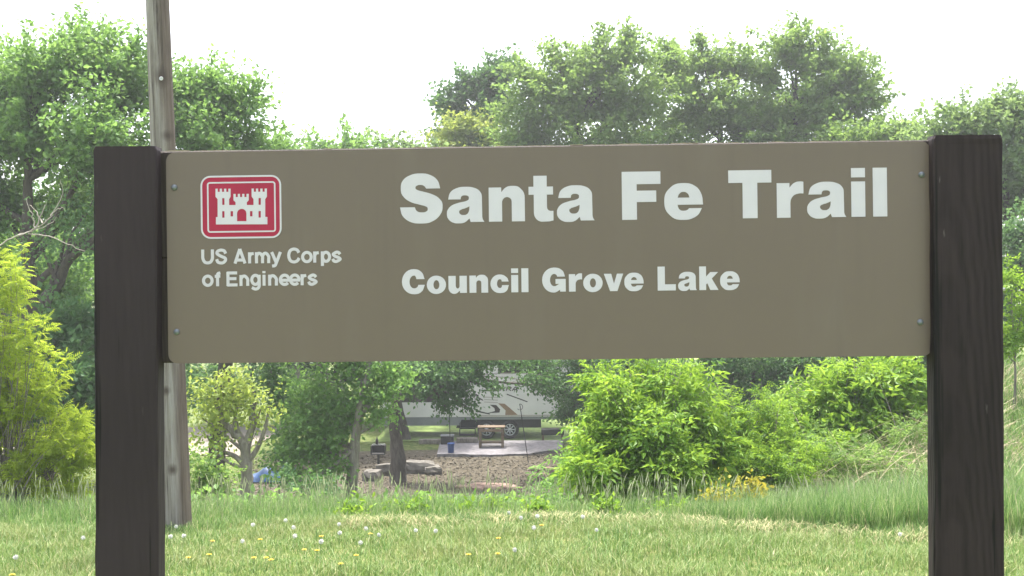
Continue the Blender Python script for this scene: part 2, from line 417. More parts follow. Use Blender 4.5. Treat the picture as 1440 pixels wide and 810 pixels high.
# edge rails behind the panel: two planks, their ends visible beside the posts
for k, (z0, z1) in enumerate(((-PH / 2 + .001, -.0003), (.0003, PH / 2 + .0035))):
    b = MB(); b.box((0, .0245, (z0 + z1) / 2), (PW + .036, .038, z1 - z0), None, .003)
    o = b.build('backing_plank', M['backing'], sign); o.location = (0, 0, SZ); o.rotation_euler = TILT.to_euler()
# splinters of raw wood standing up along the top edge of the planks
r_ = np.random.default_rng(5); b = MB()
for i in range(70):
    x = r_.uniform(-PW / 2, PW / 2); l = r_.uniform(.01, .05)
    b.box((x, r_.uniform(.008, .03), PH / 2 + .004), (l, .002, r_.uniform(.0012, .003)), None)
o = b.build('splinters', M['straw'], sign); o['kind'] = 'stuff'; o.location = (0, 0, SZ); o.rotation_euler = TILT.to_euler()

def post(px0, px1, pytop, m, seed, lean):
    """squared timber with slightly waney edges and a chamfered top"""
    r = np.random.default_rng(seed)
    w = (px1 - px0) * S * .988; x = ((px0 + px1) / 2 - 770) * S * .988; top = SZ + (355 - pytop) * S * .99
    zs = np.concatenate([[-.5], np.linspace(.0, top - .02, 30), [top - .008, top]])
    k = 7; base = []
    h = w / 2; bv = .005; dp = .0225
    for cx, cy, a0 in ((h - bv, dp - bv, 0), (-h + bv, dp - bv, 90), (-h + bv, -dp + bv, 180), (h - bv, -dp + bv, 270)):
        for i in range(4):
            a = R(a0 + 30 * i); base.append((cx + bv * math.cos(a), cy + bv * math.sin(a)))
    base = np.array(base); n = len(base); V = []
    for j, z in enumerate(zs):
        s_ = 1 - (.035 if j == len(zs) - 1 else 0)
        wob = r.normal(0, .0006, (n, 2))
        V.append(np.column_stack([base * s_ + wob, np.full(n, z)]))
    V = np.concatenate(V)
    b = MB(); i = np.arange(len(zs) - 1)[:, None] * n; j = np.arange(n)[None]; j2 = (j + 1) % n
    b.add(V, [np.stack([i + j, i + j2, i + n + j2, i + n + j], -1).reshape(-1, 4), (np.arange(n) + (len(zs) - 1) * n)[None]])
    o = b.build('post', m, sign); o.location = (x, dp - .024, 0); o.rotation_euler = (0, R(lean), 0)
    return o, x, w, h
pl, plx, plw, plh = post(128.5, 219, 200.5, M['post_plain'], 3, -.02)
pr, prx, prw, prh = post(1309, 1405, 194.5, M['post_grain'], 4, .03)
tag(pl, 'left post, smooth dark brown stain'); tag(pr, 'right post with open wood grain')

def sloc(px, py):
    """photo pixel on the sign face -> panel local x, z (removes the panel tilt)"""
    dx, dy = px - 770, 355 - py; a = R(-.6)
    return np.array([dx * math.cos(a) - dy * math.sin(a) * -1 * -1, dy + dx * math.tan(a)]) * S
for px, py in ((245, 261), (248, 465), (1292, 247), (1290, 452)):
    x, z = sloc(px, py); b = MB()
    prof = [(.0068, 0), (.0068, .0012), (.0058, .0030), (.0036, .0042), (.0, .0046)]
    b.lathe(prof, (0, 0, 0), 14); o = b.build('bolt', M['bolt'], panel, True)
    o.rotation_euler = (R(90), 0, 0); o.location = (x, 0, z)
for py, l in ((409, .012), (271, .006)):        # carriage bolt ends on the right post's outer side
    b = MB(); b.lathe([(.006, 0), (.006, .004), (.0045, .007), (.0035, .007), (.0035, l + .004), (0, l + .004)], (0, 0, 0), 10)
    o = b.build('side_bolt', M['bolt_bright'], sign, True); o.rotation_euler = (0, R(90), 0)
    o.location = (prx + prw / 2 - .001, .004, SZ + (355 - py) * S)
    
# --- glyph outlines: x, y, flag (c corner, s smooth, h/v smooth with horizontal/vertical tangent)
def outline(pts, seg=7):
    P = [np.array(p[:2], float) for p in pts]; fl = [p[2] if len(p) > 2 else 'c' for p in pts]; n = len(P); out = []
    def tan(i, d, chord):
        f = fl[i]
        if f == 'c': return chord / 3
        t = P[(i + 1) % n] - P[i - 1]
        if f == 'h': return np.array([.56 * abs(chord[0]) * np.sign(t[0] if abs(t[0]) > 1e-6 else chord[0]), 0]) 
        if f == 'v': return np.array([0, .56 * abs(chord[1]) * np.sign(t[1] if abs(t[1]) > 1e-6 else chord[1])])
        return t / (np.linalg.norm(t) + 1e-9) * np.linalg.norm(chord) * .35
    for i in range(n):
        a, c = P[i], P[(i + 1) % n]; ch = c - a
        if fl[i] == 'c' and fl[(i + 1) % n] == 'c': out.append(a); continue
        h1 = a + tan(i, 1, ch); h2 = c - tan((i + 1) % n, -1, ch)
        for k in range(seg):
            t = k / seg; out.append((1 - t) ** 3 * a + 3 * (1 - t) ** 2 * t * h1 + 3 * (1 - t) * t * t * h2 + t ** 3 * c)
    return out
C_ = lambda s: [tuple(int(q) for q in t.split(',')[:2]) + (t.split(',')[2] if t.count(',') == 2 else 'c',) for t in s.split()]
# (outline strings in crop pixels, crop scale, baseline in crop pixels)
G = {}
G['S'] = (9, 735, ["562,305 385,305 358,272,s 310,258,h 262,270,s 248,296,v 272,322,s 350,345,s 450,375,s 545,430,s 590,525,v 562,633,s 470,715,s 330,747,h 180,725,s 82,648,s 50,540 237,540 262,587,s 325,606,h 383,595,s 402,563,v 385,535,s 300,508,s 190,475,s 98,408,s 63,310,v 87,205,s 170,140,s 310,113,h 445,138,s 530,205,s"])
G['a'] = (9, 725, ["662,438 820,438 830,402,s 870,388,h 918,400,s 925,428,v 895,458,s 800,480,s 705,515,s 655,570,s 645,625,v 668,692,s 720,730,s 795,742,h 872,728,s 930,680 945,725 1118,725 1098,690,s 1092,640,v 1090,420,v 1065,340,s 1000,297,s 880,280,h 765,298,s 690,350,s", "932,527 925,585,s 900,625,s 850,637,h 812,622,s 800,592,v 825,568,s 880,550,s"])
G['n'] = (8.47, 677, ["90,272 238,272 240,328 290,275,s 370,255,h 465,285,s 517,400,v 517,677 362,677 362,440,v 305,387,h 247,455,v 247,677 90,677"])
G['t'] = (8.47, 670, ["621,133 778,133 778,262 851,262 851,357 778,357 778,505,v 825,552,h 853,550 853,665 775,677,h 690,672,s 640,630,s 623,550,v 623,357 563,357 563,262 621,262"])
G['F'] = (9, 745, ["153,140 640,140 640,298 340,298 340,380 585,380 585,523 340,523 340,745 153,745"])
G['e'] = (9, 738, ["1168,557 848,557 868,610,s 920,633,h 972,622,s 993,602 1153,602 1105,685,s 1020,735,s 925,748,h 755,690,s 683,515,v 755,345,s 925,285,h 1080,330,s 1150,430,s", "850,468 1000,468 980,420,s 925,395,h 872,420,s"])
G['T'] = (5.76, 488, ["88,102 432,102 432,203 319,203 319,488 201,488 201,203 88,203"])
G['r'] = (5.76, 483, ["475,205 577,205 577,242 612,206,s 665,193,h 688,196 688,290 650,290,s 603,312,s 583,375,v 583,483 475,483"])
G['i'] = (5.76, 471, ["1070,80 1180,80 1180,155 1070,155", "1070,188 1180,188 1180,471 1070,471"])
G['l'] = (5.76, 466, ["1242,75 1354,75 1354,466 1242,466"])
CT = {}
CT['C'] = (7.2, 325, ["280,180 196,180 190,156,s 172,143,h 125,208,v 172,273,h 205,260,s 215,238 282,238 250,306,s 170,333,h 48,207,v 165,78,h 250,110,s"])
CT['o'] = (7.2, 325, ["303,240,v 398,147,h 497,240,v 398,333,h", "370,240,v 400,193,h 430,240,v 400,285,h"])
CT['u'] = (7.2, 323, ["522,150 595,150 595,248,v 615,278,h 634,250,v 634,150 707,150 707,323 638,323 637,300 580,332,h 522,268,v"])
CT['c'] = (7.2, 322, ["1132,212 1062,212 1057,195,s 1042,188,h 1014,235,v 1042,277,h 1060,268,s 1064,248 1133,248 1108,308,s 1040,328,h 948,235,v 1040,140,h 1112,170,s"])
CT['G'] = (4.8, 231, ["196,129 143,129 138,117,s 122,111,h 95,152,v 122,193,h 150,182,s 156,178 132,178 132,145 200,145 200,230 163,230 161,218 118,236,h 42,152,v 120,68,h 178,88,s"])
CT['v'] = (4.8, 230, ["460,113 508,113 526,180 546,113 587,113 548,230 500,230"])
CT['L'] = (4.8, 224, ["818,65 866,65 866,183 938,183 938,224 818,224"])
CT['k'] = (4.8, 219, ["1097,62 1142,62 1142,130 1170,100 1222,100 1180,143 1224,219 1170,219 1150,173 1142,182 1142,219 1097,219"])

def letter(glyph, x0, base, m, width=None, height=None, thick=.0009):
    """x0 = left edge in photo pixels, base = pixels below the panel top, width/height in photo pixels"""
    sc_, bl, loops = glyph
    L = [outline(C_(s)) for s in loops]
    allp = np.concatenate([np.array(l) for l in L]); xm = allp[:, 0].min(); wx = allp[:, 0].max() - xm
    k = 1 / sc_; kx = width / wx if width else k
    ky = (height / (bl - allp[:, 1].min())) if height else k
    def tr(l): return [((p[0] - xm) * kx * S, (bl - p[1]) * ky * S) for p in l]
    b = MB()
    if glyph is G['i'] or len(L) == 2 and np.array(L[1])[:, 1].min() > np.array(L[0])[:, 1].max():
        for l in L: b.prism([tr(l)[::-1]], -thick, .0004)
    else:
        b.prism([tr(l) for l in L], -thick, .0004)
    o = b.build('letter', m, panel)
    o.location = ((x0 - 770) * S, 0, PH / 2 - base * S); return o
for g_, x0, w in (('S', 565.5, 60), ('a', 631.5, 52.5), ('n', 690.5, 50.5), ('t', 746.5, 34.5), ('a', 786, 52.5), ('F', 877, 54), ('e', 936, 54),
                  ('T', 1025.5, 59.7), ('r', 1092.5, 37), ('a', 1134.5, 54), ('i', 1195.7, 19.2), ('l', 1225.6, 19.5)):
    letter(G[g_], x0, 104, M['vinyl_white'], w)
for g_, x0, w, h in (('C', 567, 32.2, 34.2), ('o', 602, 27, None), ('u', 632.5, 25.8, None), ('n', 662, 26.2, 25.2), ('c', 691.5, 25.8, None), ('i', 720.7, 9.8, 33.5), ('l', 735, 9.8, 33.5),
                     ('G', 764, 33, 34), ('r', 801.5, 18.5, 25.5), ('o', 821.5, 27.2, None), ('v', 850.5, 27, None), ('e', 879, 27, 25.5), ('L', 925.5, 25.2, 33.5), ('a', 954, 26, 25.8), ('k', 983.5, 26.6, 33), ('e', 1012.5, 27.2, 25.8)):
    letter(G.get(g_) or CT[g_], x0, 203.5, M['vinyl_white'], w, h)

# --- small lettering: strokes of even weight, crop pixels of the photo (scale 6.545)
def smooth_path(pts, n=6):
    P = [np.array(p, float) for p in pts]; P = [2 * P[0] - P[1]] + P + [2 * P[-1] - P[-2]]; out = []
    for i in range(1, len(P) - 2):
        for k in range(n):
            t = k / n; a, b_, c, d = P[i - 1:i + 3]
            out.append(.5 * (2 * b_ + (c - a) * t + (2 * a - 5 * b_ + 4 * c - d) * t * t + (-a + 3 * b_ - 3 * c + d) * t ** 3))
    return out + [P[-2]]
def stroke_poly(pts, w, closed=False):
    P = np.array(pts, float); n = len(P); L_ = []; R_ = []
    for i in range(n):
        if closed: t0 = P[i] - P[i - 1]; t1 = P[(i + 1) % n] - P[i]
        else: t0 = P[i] - P[i - 1] if i else P[1] - P[0]; t1 = P[i + 1] - P[i] if i < n - 1 else t0
        t0 = t0 / (np.linalg.norm(t0) + 1e-9); t1 = t1 / (np.linalg.norm(t1) + 1e-9); t = t0 + t1; t /= np.linalg.norm(t) + 1e-9
        nn = np.array([-t[1], t[0]]); k = min(1.6, 1 / max(.4, np.dot(t, t0)))
        L_.append(P[i] + nn * w / 2 * k); R_.append(P[i] - nn * w / 2 * k)
    return (L_, R_) if closed else (L_ + R_[::-1],)
def ell(cx, cy, rx, ry, n=22, a0=0, a1=360): return [(cx + rx * math.cos(R(a0 + (a1 - a0) * i / n)), cy + ry * math.sin(R(a0 + (a1 - a0) * i / n))) for i in range(n + (abs(a1 - a0) < 360))]
def small(strokes, parent, m, w, org, base_px, sc_, name='letter', ys=-.0009, S_=None, place=None):
    S_ = S_ or S
    b = MB(); k = S_ / sc_
    for i, s in enumerate(strokes):
        closed = s[0] == 'o'; pts = s[1]
        loops = stroke_poly(pts, w, closed)
        lp = [[((p[0] - org[0]) * k, (org[1] - p[1]) * k) for p in l] for l in loops]
        b.prism(lp, ys - i * .00012 * (S_ / S), .0004)
    o = b.build(name, m, parent)
    if place is None: o.location = ((275 + org[0] / sc_ - 770) * S, 0, PH / 2 - base_px * S)
    else: o.location = place
    return o
sp = lambda *p: ('l', smooth_path(p)); ln = lambda *p: ('l', list(p)); el = lambda *a: ('o', ell(*a))
def g_n(x, w, t, bs): return [ln((x, t), (x, bs)), sp((x, t + 38), (x + w * .25, t + 14), (x + w * .62, t + 12), (x + w, t + 40), (x + w, t + 70), (x + w, bs))]
def g_r(x, t, bs): return [ln((x, t), (x, bs)), sp((x, t + 42), (x + 10, t + 18), (x + 38, t + 11))]
def g_s(cx, t, bs, w): 
    m_ = (t + bs) / 2; return [sp((cx + w, t + 28), (cx + w * .6, t + 12), (cx, t + 9), (cx - w * .85, t + 27), (cx - w * .3, m_ - 4), (cx + w * .5, m_ + 6), (cx + w, bs - 28), (cx, bs - 8), (cx - w * .7, bs - 13), (cx - w, bs - 32))]
def g_e(cx, cy, rx, ry): return [('l', ell(cx, cy, rx, ry, 20, 4, -318)), ('l', [(cx - rx + 4, cy + 4), (cx + rx + 10, cy + 4)])]
T1 = [(68, [sp((68, 57), (68, 100), (69, 140), (85, 172), (113, 181), (141, 172), (157, 140), (158, 100), (158, 57))]),
      (200, [sp((281, 97), (268, 72), (238, 64), (208, 74), (202, 97), (238, 121), (272, 136), (280, 155), (262, 178), (236, 183), (208, 174), (197, 148))]),
      (370, [ln((367, 190), (413, 56)), ln((413, 56), (460, 190)), ln((385, 158), (442, 158))]), (503, g_r(503, 88, 190)),
      (567, g_n(567, 56, 88, 190) + g_n(623, 57, 88, 190)[1:]), (712, [ln((709, 88), (750, 186)), sp((790, 88), (770, 140), (750, 190), (738, 213), (712, 217))]),
      (912, [sp((961, 97), (945, 72), (913, 63), (880, 78), (867, 122), (880, 167), (913, 182), (945, 172), (963, 146))]), (1035, [el(1035, 138, 40, 43)]),
      (1107, g_r(1107, 88, 190)), (1178, [ln((1178, 88), (1178, 222)), el(1212, 138, 33, 42)]), (1308, g_s(1308, 88, 190, 34))]
T2 = [(112, [el(112, 345, 40, 43)]), (202, [sp((203, 397), (203, 340), (203, 300), (209, 280), (229, 274)), ln((178, 305), (229, 305))]),
      (300, [ln((300, 265), (300, 397)), ln((295, 276), (385, 276)), ln((295, 329), (378, 329)), ln((295, 387), (388, 387))]), (420, g_n(421, 62, 296, 397)),
      (555, [el(555, 342, 34, 42), sp((590, 296), (590, 350), (590, 395), (578, 420), (552, 427), (522, 413))]), (635, [ln((635, 296), (635, 397)), ln((635, 262), (635, 282))]),
      (688, g_n(687, 62, 296, 397)), (825, g_e(826, 345, 40, 43)), (918, g_e(920, 345, 40, 43)), (988, g_r(988, 296, 397)), (1083, g_s(1083, 296, 397, 34))]
for rows, base, by_ in ((T1, 158.3, 190), (T2, 190.0, 397)):
    for x, st in rows: small(st, panel, M['vinyl_soft'], 27.5, (x, by_), base, 6.545)

# --- castle emblem: red plate, white keylines, white castle (crop pixels, scale 3.374, origin 120,180)
def ex(p): 
    px, py = 120 + p[0] / 3.374, 180 + p[1] / 3.374; v = sloc(px, py); return (float(v[0]), float(v[1]))
def erect(x0, x1, y0, y1, r):
    a = ex((x0, y1)); c = ex((x1, y0)); cx, cz = ex(((x0 + x1) / 2, (y0 + y1) / 2))
    return rrect((x1 - x0) / 3.374 * S, (y1 - y0) / 3.374 * S, r / 3.374 * S, 7, (cx, cz))
b = MB(); b.prism([erect(556, 928, 224, 510, 40)], -.0007, .0004); em = b.build('emblem_plate', M['vinyl_red'], panel)
for x0, x1, y0, y1, r, t, n_ in ((549, 935, 217, 517, 47, 8, 'keyline'), (580, 908, 247, 488, 14, 7, 'keyline')):
    b = MB(); b.prism([erect(x0, x1, y0, y1, r), erect(x0 + t, x1 - t, y0 + t, y1 - t, max(3, r - t))], -.0013, .0004); b.build(n_, M['vinyl_white'], em)
def crown(x0, x1, top, low, flare):
    w = (x1 - x0); p = []
    m = w / 7.0
    for i in range(4):
        a = x0 + 2 * i * m; p += [(a, top), (a + m, top)]
        if i < 3: p += [(a + m, top + 15), (a + 2 * m, top + 15)]
    return p
lt = crown(620, 692, 280, 0, 0); ct = crown(706, 779, 305, 0, 0); rt = crown(793, 866, 280, 0, 0)
cas = [(622, 450), (622, 415), (630, 415), (630, 330), (620, 318)] + lt + [(692, 318), (685, 330), (685, 358), (716, 358), (716, 345), (706, 335)] + ct + \
      [(779, 335), (770, 345), (770, 358), (802, 358), (802, 330), (793, 318)] + rt + [(866, 318), (858, 330), (858, 415), (868, 415), (868, 450)]
def box_(a, b_, c, d): return [(a, c), (a, d), (b_, d), (b_, c)]
holes = [box_(652, 663, 325, 357), box_(652, 663, 387, 418), box_(692, 704, 387, 412), box_(785, 797, 387, 412), box_(826, 837, 387, 418), box_(826, 837, 325, 357),
         [(723, 435), (768, 435), (768, 398)] + [(745.5 + 22.5 * math.cos(R(a)), 398 - 22 * math.sin(R(a))) for a in range(20, 180, 20)] + [(723, 398)]]
b = MB(); b.prism([[ex(p) for p in cas]] + [[ex(p) for p in h] for h in holes], -.0013, .0004); b.build('castle', M['vinyl_white'], em)

# ------------------------------------------------------------------ utility pole
def pole_material():
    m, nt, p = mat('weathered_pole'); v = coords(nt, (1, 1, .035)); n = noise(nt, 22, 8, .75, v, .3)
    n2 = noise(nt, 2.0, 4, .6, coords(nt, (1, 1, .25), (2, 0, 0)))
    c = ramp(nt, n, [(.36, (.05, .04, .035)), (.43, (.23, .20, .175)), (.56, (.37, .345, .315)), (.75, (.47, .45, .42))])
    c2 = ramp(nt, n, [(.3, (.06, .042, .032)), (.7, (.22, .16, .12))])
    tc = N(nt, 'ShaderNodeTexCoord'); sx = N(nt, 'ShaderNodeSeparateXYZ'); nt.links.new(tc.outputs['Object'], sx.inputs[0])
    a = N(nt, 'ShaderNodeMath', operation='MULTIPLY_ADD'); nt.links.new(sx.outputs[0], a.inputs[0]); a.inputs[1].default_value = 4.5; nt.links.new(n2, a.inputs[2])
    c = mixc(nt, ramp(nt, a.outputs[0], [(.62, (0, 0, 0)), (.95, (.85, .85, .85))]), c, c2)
    for (kx, kz, sx_, sz_) in KN:
        d = N(nt, 'ShaderNodeVectorMath', operation='DISTANCE'); mp = N(nt, 'ShaderNodeMapping'); nt.links.new(tc.outputs['Object'], mp.inputs[0])
        mp.inputs['Scale'].default_value = (1 / sx_, .5 / .1, 1 / sz_); nt.links.new(mp.outputs[0], d.inputs[0]); d.inputs[1].default_value = (kx / sx_, -.11 * 5, kz / sz_)
        ad = N(nt, 'ShaderNodeMath', operation='MULTIPLY_ADD'); nt.links.new(n, ad.inputs[0]); ad.inputs[1].default_value = .5; d5 = N(nt, 'ShaderNodeMath', operation='MULTIPLY'); nt.links.new(d.outputs['Value'], d5.inputs[0]); d5.inputs[1].default_value = .5; nt.links.new(d5.outputs[0], ad.inputs[2])
        c = mixc(nt, ramp(nt, ad.outputs[0], [(.38, (.9, .9, .9)), (.8, (0, 0, 0))]), c, (.085, .062, .05))
    nt.links.new(c, p.inputs['Base Color']); p.inputs['Roughness'].default_value = .9; bump(nt, n, 1.0, .05, p); return m
PD = 9.6; pbx = (248 - 720) / F * PD; pbz = gz(pbx, PD)
KN = []
for px, py, sx_, sz_ in ((232, 108, .07, .11), (240, 190, .06, .06), (238, 545, .05, .05), (247, 655, .05, .06)):
    q = at(px, py, PD); zl = q[2] - pbz; KN.append((float(q[0] - (pbx - .036 * zl)), float(zl), sx_, sz_))
pole = empty('utility_pole', (pbx, PD, pbz), (0, R(-1.9), 0)); tag(pole, 'weathered grey wooden utility pole standing behind the left sign post', 'pole')
b = MB(); zs = np.linspace(-.6, 9, 40); r_ = np.random.default_rng(8); sides = 40
ang = np.arange(sides) * 2 * math.pi / sides; dent = 1 + .012 * np.sin(ang * 3 + 1) + .02 * np.where(r_.random(sides) < .2, -1, .1)
V = np.concatenate([np.column_stack([np.cos(ang) * dent * (.1245 - .0048 * z), np.sin(ang) * dent * (.1245 - .0048 * z), np.full(sides, z)]) for z in zs])
i = np.arange(len(zs) - 1)[:, None] * sides; j = np.arange(sides)[None]; j2 = (j + 1) % sides
b.add(V, [np.stack([i + j, i + j2, i + sides + j2, i + sides + j], -1).reshape(-1, 4)]); b.F.setdefault(sides, []).append((np.arange(sides) + (len(zs) - 1) * sides)[None])
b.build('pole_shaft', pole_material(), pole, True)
b = MB(); b.lathe([(.0, .0), (.014, 0), (.018, .002), (.018, .006), (.009, .008), (.009, .003), (0, .003)], (0, 0, 0), 14); o = b.build('tag_disc', M['bolt_bright'], pole, True)
o.rotation_euler = (R(90), 0, 0); o.location = (KN[0][0], -.107, KN[0][1] - .02)

# ------------------------------------------------------------------ trees
TRI = [0]
def unit_ball(r, n):
    v = r.normal(size=(n, 3)); v /= np.linalg.norm(v, axis=1, keepdims=True); return v
def curve3(a, c, bend, k, r):
    """(M,3)->(M,k,3) curved paths from a to c"""
    t = np.linspace(0, 1, k)[None, :, None]; mid = (a + c) / 2 + bend
    return (1 - t) ** 2 * a[:, None] + 2 * t * (1 - t) * mid[:, None] + t * t * c[:, None]
def tree(name, label, cat, base, lobes, leafm, barkm, trunk_r=.2, twigs=70, leaves=40, leaf=.10, seed=1, tmpl=LEAF, trunk_path=None,
         spread=.17, droop=.25, group=None, fork=.35, stems=1, shell=.55, limb_r=.35, twigvis=True, upn=.6):
    """lobes: (px,py,depth,rx_px,ry_px[,rdepth_m]); leaves sit in clusters at twig ends"""
    r = np.random.default_rng(seed)
    bx, by = base[0], base[1]; bz = gz(bx, by)
    root = empty(name, (bx, by, bz)); tag(root, label, cat, group); O = np.array([bx, by, bz])
    L = []
    for l in lobes:
        c = at(l[0], l[1], l[2]); s = l[2] / F; rx, rz = l[3] * s, l[4] * s; ry = l[5] if len(l) > 5 else (rx + rz) / 2
        L.append((c - O, np.array([rx, ry, rz])))
    tops = np.array([c for c, _ in L]); cen = tops.mean(0)
    wood = MB()
    if trunk_path is not None:
        P = np.array([at(*q) for q in trunk_path]) - O
        P[0, 2] = -.15
    else:
        ftop = cen[2] + .3 * (tops[:, 2].max() - cen[2])
        t = np.linspace(0, 1, 7)[:, None]; P = np.array([0, 0, -.15]) * (1 - t) + np.array([cen[0] * .6, cen[1] * .6, ftop]) * t
        P[1:, :2] += r.normal(0, .02 * ftop, (6, 2))
    k = len(P); tr = trunk_r * (1 - .62 * np.linspace(0, 1, k)); tr[0] *= 1.35
    P_f = np.array(smooth_path(list(P), 4)); tr_f = np.interp(np.linspace(0, 1, len(P_f)), np.linspace(0, 1, k), tr)
    P_f[1:-1] += r.normal(0, trunk_r * .08, (len(P_f) - 2, 3))
    wood.tube(P_f, tr_f, 9)
    for s_ in range(stems - 1):
        q = P_f + (np.linspace(0, 1, len(P_f)) ** .8)[:, None] * r.normal(0, .25, 3) * np.array([1, 1, .2]) * P_f[-1, 2] ; q[0, :2] += r.normal(0, trunk_r * 2, 2)
        wood.tube(q, tr_f * r.uniform(.5, .9), 7)
    pos_all = []; ax_all = []; br = MB()
    for c, rad in L:
        # limb from the trunk to the lobe centre
        zt = min(P[-1, 2], max(P[-1, 2] * fork, c[2] - .9 * np.linalg.norm(c[:2] - P[-1, :2]) - .4))
        zi = int(np.clip(np.searchsorted(P_f[:, 2], zt), 1, len(P_f) - 1)); a = P_f[zi]
        path = curve3(a[None], c[None], np.array([[0, 0, -.12 * np.linalg.norm(c - a)]]) + r.normal(0, .1, (1, 3)) * np.linalg.norm(c - a), 8, r)[0]
        lr = max(.012, min(tr_f[zi] * .7, trunk_r * limb_r))
        wood.tube(path, np.linspace(lr, lr * .35, 8), 6)
        n = max(6, int(twigs * (rad[0] * rad[1] * rad[2]) ** .62)) if twigs > 0 else 6
        u = unit_ball(r, n); u[:, 2] = np.where(u[:, 2] < -.5, u[:, 2] * .6, u[:, 2])
        # lumpy radius so that the outline is uneven
        fq = r.normal(size=(4, 3)) * 2.2; ph = r.uniform(0, 6, 4)
        lump = 1 + .22 * np.sin(u @ fq.T + ph).sum(1) / 1.6
        rr = np.where(r.random(n) < shell, r.uniform(.8, 1.08, n), r.uniform(.25, .85, n)) * lump
        spr = r.random(n) < .2; rr = np.where(spr, r.uniform(1.06, 1.4, n), rr); u[:, 2] = np.where(spr & (u[:, 2] < -.2), -u[:, 2], u[:, 2])
        e = c + u * rad * rr[:, None]
        ti = r.uniform(.45, 1, n); st = path[np.clip((ti * 7).astype(int), 0, 7)]
        ln_ = np.linalg.norm(e - st, axis=1, keepdims=True)
        tp = curve3(st, e, np.concatenate([r.normal(0, .08, (n, 2)) * ln_, .10 * ln_], 1), 5, r)
        if twigvis:
            rt_ = np.linspace(1, .25, 5)[None] * np.clip(lr * .22, .006, .05) * r.uniform(.6, 1.1, (n, 1))
            kp = r.random(n) < .45; V, Q = batch_tubes(tp[kp], rt_[kp] * .7, 3); br.add(V, [Q]) if kp.any() else None
        d = norm(e - tp[:, 2]); m = leaves
        nn = n * m
        ii_ = np.repeat(np.arange(n), m); tpos = r.uniform(-.15, 1.15, nn)[:, None]
        seglen = np.minimum(ln_, 1.1)[ii_]
        p = e[ii_] - d[ii_] * seglen * (1 - tpos) * .8 + r.normal(0, spread, (nn, 3)) * np.array([1, 1, .75]) * np.where(spr, .5, 1)[ii_][:, None]
        pos_all.append(p); ax = d[ii_] * .5 + r.normal(0, .6, (nn, 3)) + np.array([0, 0, -droop]); ax_all.append(ax)
    pos = np.concatenate(pos_all); ax = np.concatenate(ax_all)
    g_ = ground_z(pos[:, 0] + bx, pos[:, 1] + by) - bz; ok = pos[:, 2] > g_ + .03; pos, ax = pos[ok], ax[ok]
    nr = r.normal(0, .55, pos.shape) + np.array([0, 0, upn])
    V, Fs = scatter(tmpl[0], tmpl[1], pos, ax, nr, leaf * r.uniform(.65, 1.25, len(pos)))
    crown_ = link('crown', mesh_np('crown', V, Fs), leafm, root)
    wood.build('trunk', barkm, root, True)
    if twigvis and br.n: br.build('twigs', barkm, root)['kind'] = 'stuff'
    TRI[0] += sum(len(f) * (f.shape[1] - 2) for f in Fs)
    return root
def B(px, d): return ((px - 720) / F * d, d)

tree('broadleaf_tree', 'tall leafy tree at far left whose dark forked trunk shows beside the sign', 'tree', B(45, 24),
     [(60, 95, 24, 66, 58), (150, 72, 24, 58, 48), (8, 110, 24.5, 40, 48), (120, 42, 24.5, 42, 26), (195, 115, 25, 48, 58), (40, 190, 24, 80, 62), (140, 190, 23, 78, 62), (-5, 275, 24.6, 66, 56),
      (105, 275, 25.2, 62, 46), (-60, 200, 24, 70, 80), (70, 390, 26.5, 70, 60), (200, 250, 25, 60, 70), (-50, 350, 25, 60, 80)],
     M['leaf_mid'], M['bark_dark'], .26, 62, 74, .13, 11, trunk_path=[(45, 705, 24), (42, 600, 24), (46, 480, 24), (44, 400, 24), (38, 330, 24), (40, 250, 24)])
tree('broadleaf_tree', 'leafy tree rising between the utility pole and the castle emblem corner', 'tree', B(300, 25.5),
     [(285, 110, 25, 46, 42), (340, 135, 25.5, 38, 42), (250, 150, 25, 50, 58), (300, 195, 25, 76, 50), (366, 205, 25.5, 34, 42), (270, 280, 25, 80, 70), (350, 300, 26, 70, 70), (300, 400, 26, 90, 80)],
     M['leaf_mid'], M['bark_dark'], .22, 62, 70, .13, 12)
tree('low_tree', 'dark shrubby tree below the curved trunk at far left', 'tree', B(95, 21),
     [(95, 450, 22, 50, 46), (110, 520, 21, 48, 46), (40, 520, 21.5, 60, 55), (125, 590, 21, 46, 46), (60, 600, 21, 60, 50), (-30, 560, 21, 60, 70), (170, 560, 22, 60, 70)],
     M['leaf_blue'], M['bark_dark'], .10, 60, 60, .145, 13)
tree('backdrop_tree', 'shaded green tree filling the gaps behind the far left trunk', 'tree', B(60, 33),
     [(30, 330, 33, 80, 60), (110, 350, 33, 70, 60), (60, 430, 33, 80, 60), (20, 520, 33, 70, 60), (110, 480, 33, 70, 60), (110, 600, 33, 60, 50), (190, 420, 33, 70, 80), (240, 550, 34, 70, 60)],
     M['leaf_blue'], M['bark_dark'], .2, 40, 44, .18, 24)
# curved second trunk and bare dead branches beside the left post
lt2 = empty('leaning_tree', (*B(62, 22.5), gz(*B(62, 22.5)))); tag(lt2, 'bare curved dark trunk leaning right beside the left post', 'tree')
O = np.array(lt2.location); b = MB()
P = np.array(smooth_path([at(*q) - O for q in ((62, 690, 22.5), (58, 560, 22.5), (62, 430, 22.5), (82, 395, 22.5), (95, 365, 22.4), (118, 345, 22.3), (142, 325, 22.2))], 5)); P[0, 2] -= .2
b.tube(P, np.linspace(.17, .06, len(P)), 9); b.build('trunk', M['bark_dark'], lt2, True)
b = MB()
for q in (((66, 430), (74, 390), (88, 350), (92, 320)), ((82, 395), (70, 370), (60, 345)), ((95, 365), (100, 330), (118, 300)), ((118, 345), (150, 350), (175, 335))):
    pp = np.array(smooth_path([at(x, y, 22.4) - O for x, y in q], 4)); b.tube(pp, np.linspace(.06, .018, len(pp)), 6)
b.build('limb', M['bark_dark'], lt2, True)
